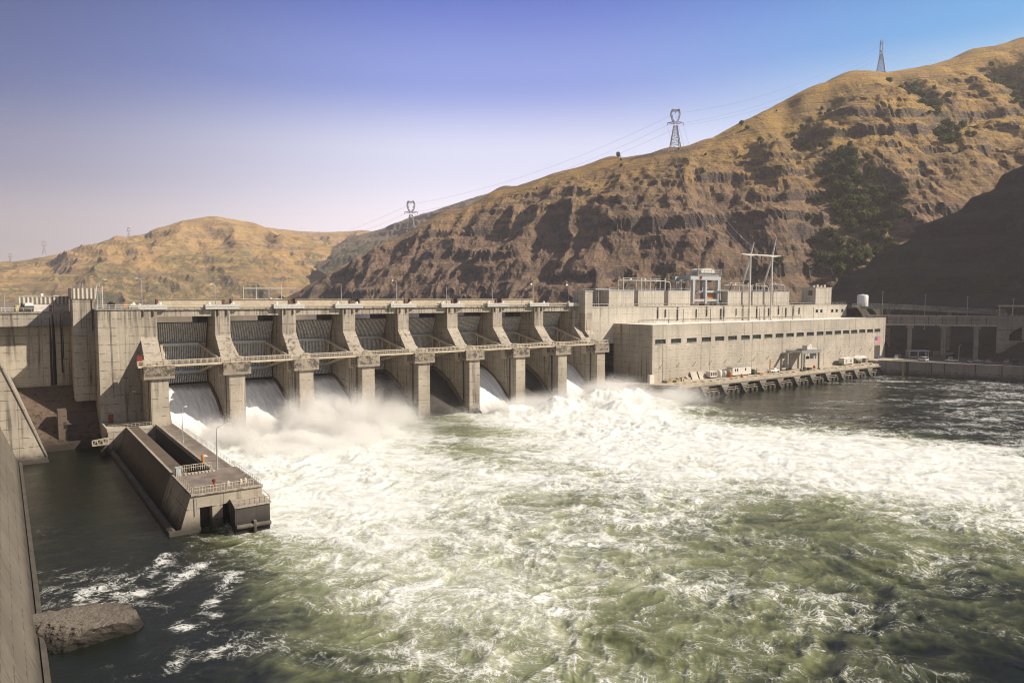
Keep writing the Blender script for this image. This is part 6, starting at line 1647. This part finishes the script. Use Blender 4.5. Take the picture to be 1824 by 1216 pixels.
for q, (x, y, s, lb) in enumerate(((637, 655, 1.0, 'lone dark shrub on the golden slope left of the heart-headed pylon'), (598, 610, .7, 'small lone shrub below the golden slope on the big hill'), (702, 520, .9, 'round shrub on the slope right of the heart-headed pylon'), (692, 505, .85, 'second round shrub lower on the slope right of the heart-headed pylon'), (667, 470, .7, 'shrub midway down the slope right of the heart-headed pylon'))):
    plant(q % 5, x, y, hz(x, y) - .5, s * .9, q * 1.1, 'hillside_shrub', lb, 'shrub', 'lone shrubs on the big hill')
for q in range(34):
    x = g_.uniform(400, 800); y = g_.uniform(330, 760)
    z = hz(x, y)
    if z < 40: continue
    plant(q % 5, x, y, z - .5, g_.uniform(.18, .5), g_.uniform(0, 6.28), 'hillside_shrub', 'small scattered shrub on the dry slopes of the big hill', 'shrub', 'scattered shrubs on the big hill')
for q in range(7):
    x = 434 + g_.gauss(0, 3.5); y = 140 + g_.gauss(0, 8)
    plant(q % 5, x, y, 6.2, g_.uniform(.35, .6), g_.uniform(0, 6.28), 'bank_shrub', 'green shrub at the foot of the canopy building', 'shrub', 'shrubs under the canopy building')

# ------------------------------------------------------------------ spray, haze, light, camera
tag(spray('spray', [(46, 199, -1, 6, 5, 4.5, .9), (60, 196, -1, 8, 6, 6.0, 1.6), (80, 197, -1, 10, 6, 8.0, 2.2), (95, 199, -1, 5, 4, 5.0, .8), (70, 185, -1, 17, 8, 3.2, 1.4)], 240000, 3), None, None, None, 'stuff')
tag(spray('spray', [(140, 197, -.5, 8, 4, 3.0, .8), (158, 190, 0, 10, 6, 3.5, 1.0), (179, 190, 1, 9, 6, 5.0, 1.8), (196, 180, 0, 10, 7, 4.0, 1.2), (176, 174, 0, 18, 7, 2.2, .8)], 130000, 4), None, None, None, 'stuff')
tag(mist('mist', [(52, 196, 1, 16, 11, 8, 1.2), (76, 196, 2, 22, 13, 12, 1.0), (92, 197, 1, 12, 10, 9, .7), (75, 184, 0, 34, 16, 6, .8)], .20, 5), None, None, None, 'stuff')
tag(mist('mist', [(150, 194, 1, 18, 10, 7, .6), (180, 186, 3, 20, 14, 10, 1.0), (202, 174, 2, 20, 12, 7, .7)], .16, 6), None, None, None, 'stuff')
hzb = MB(); hzb.box(-2700, 4000, -1400, 4200, -8.5, 520)
ho = hzb.build('haze', haze_mat(.00012)); tag(ho, None, None, None, 'stuff'); ho.display_type = 'WIRE'

SUN = Vector((1.0, -.95, 1.03)).normalized()
sd = bpy.data.lights.new('sun', 'SUN'); sd.energy = 5.0; sd.angle = R(.53); sd.color = (1.0, .89, .735)
so = bpy.data.objects.new('sun', sd); COL.objects.link(so); so.rotation_euler = SUN.to_track_quat('Z', 'Y').to_euler(); so.location = (0, 0, 300)

wd = bpy.data.worlds.new('World'); scene.world = wd; wd.use_nodes = True
nt = wd.node_tree; nt.nodes.clear(); N = nt.nodes.new
sky = N('ShaderNodeTexSky'); sky.sky_type = 'NISHITA'; sky.sun_disc = False; sky.sun_elevation = math.asin(SUN.z); sky.sun_rotation = math.atan2(SUN.x, SUN.y)
sky.altitude = 200; sky.air_density = 1.2; sky.dust_density = 2.5; sky.ozone_density = 2.0
bg = N('ShaderNodeBackground'); out = N('ShaderNodeOutputWorld')
tc = N('ShaderNodeTexCoord'); sp = N('ShaderNodeSeparateXYZ'); nt.links.new(tc.outputs['Generated'], sp.inputs[0])
def wmath(op, a, b=None, c=None, clamp=False):
    k = N('ShaderNodeMath'); k.operation = op; k.use_clamp = clamp
    for i, v in enumerate((a, b, c)):
        if v is None: continue
        if isinstance(v, (int, float)): k.inputs[i].default_value = v
        else: nt.links.new(v, k.inputs[i])
    return k.outputs[0]
def wramp(f, stops):
    k = N('ShaderNodeValToRGB'); nt.links.new(f, k.inputs[0]); el = k.color_ramp.elements; k.color_ramp.interpolation = 'EASE'
    while len(el) < len(stops): el.new(.5)
    for e, (p, c) in zip(el, stops): e.position = p; e.color = (*c, 1)
    return k.outputs[0]
def wmix(f, a, b, mode='MIX'):
    k = N('ShaderNodeMix'); k.data_type = 'RGBA'; k.blend_type = mode
    for i, v in ((0, f), (6, a), (7, b)):
        if isinstance(v, (int, float)): k.inputs[i].default_value = v
        elif isinstance(v, tuple): k.inputs[i].default_value = (*v, 1)
        else: nt.links.new(v, k.inputs[i])
    return k.outputs[2]
# smoky summer sky: pale at the horizon, deep violet blue above, clearer and bluer up-canyon to the right
el_ = wmath('ARCSINE', sp.outputs[2])
az = wmath('ARCTAN2', sp.outputs[0], sp.outputs[1])
elev = wmath('MULTIPLY', el_, 1 / R(30.))
sl = wramp(elev, [(0, (4.3, 3.3, 3.3)), (.15, (3.2, 2.6, 2.8)), (.30, (1.5, 1.35, 2.3)), (.48, (.36, .52, 1.9)), (.72, (.09, .22, 1.15)), (.9, (.35, .5, 1.2)), (1, (1.0, 1.2, 1.9))])
left = sl
sm = wramp(elev, [(0, (11.5, 9.8, 9.8)), (.16, (9.6, 8.6, 9.4)), (.36, (6.0, 6.0, 7.7)), (.56, (1.7, 2.3, 5.8)), (.78, (.42, .90, 4.3)), (.92, (.7, 1.0, 2.4)), (1, (1.1, 1.4, 2.2))])
sr = wramp(elev, [(0, (9.0, 9.2, 9.8)), (.3, (6.6, 7.4, 8.4)), (.5, (2.4, 4.2, 6.2)), (.60, (.45, 2.6, 5.6)), (.72, (.2, 1.9, 5.0)), (.9, (.7, 1.1, 2.4)), (1, (1.1, 1.4, 2.2))])
def faz(a0, a1):
    k = N('ShaderNodeMapRange'); k.interpolation_type = 'SMOOTHSTEP'; nt.links.new(az, k.inputs[0]); k.inputs[1].default_value = R(a0); k.inputs[2].default_value = R(a1); return k.outputs[0]
dk = wmix(1.0, left, (.5, .5, .55), 'MULTIPLY')
grad = wmix(faz(38, 72), wmix(faz(-6, 33), wmix(faz(-50, -8), dk, left), sm), sr)
sk = wmix(1.0, sky.outputs[0], (1.0, 1.0, 1.0), 'MULTIPLY')
mixd = wmix(.85, sk, grad)
nt.links.new(mixd, bg.inputs[0]); 
nt.links.new(bg.outputs[0], out.inputs[0])
bg.inputs[1].default_value = .1

cam = bpy.data.cameras.new('camera'); co = bpy.data.objects.new('camera', cam); COL.objects.link(co)
co.location = (0, 0, 39); co.rotation_euler = (math.pi / 2 - math.atan(77 / 1262), 0, -R(35.8))
cam.sensor_width = 36; cam.lens = 36 * 1262 / 1824; cam.clip_start = .5; cam.clip_end = 20000
scene.camera = co
scene.view_settings.view_transform = 'Standard'; scene.view_settings.look = 'None'
scene.view_settings.exposure = .56; scene.view_settings.gamma = 1; scene.view_settings.use_curve_mapping = False
scene.render.engine = 'CYCLES'
c = scene.cycles
c.max_bounces = 8; c.diffuse_bounces = 3; c.glossy_bounces = 3; c.transmission_bounces = 3; c.volume_bounces = 6; c.transparent_max_bounces = 6
c.sample_clamp_indirect = 6; c.use_denoising = True; c.filter_width = 1.05; scene.render.filter_size = 1.05
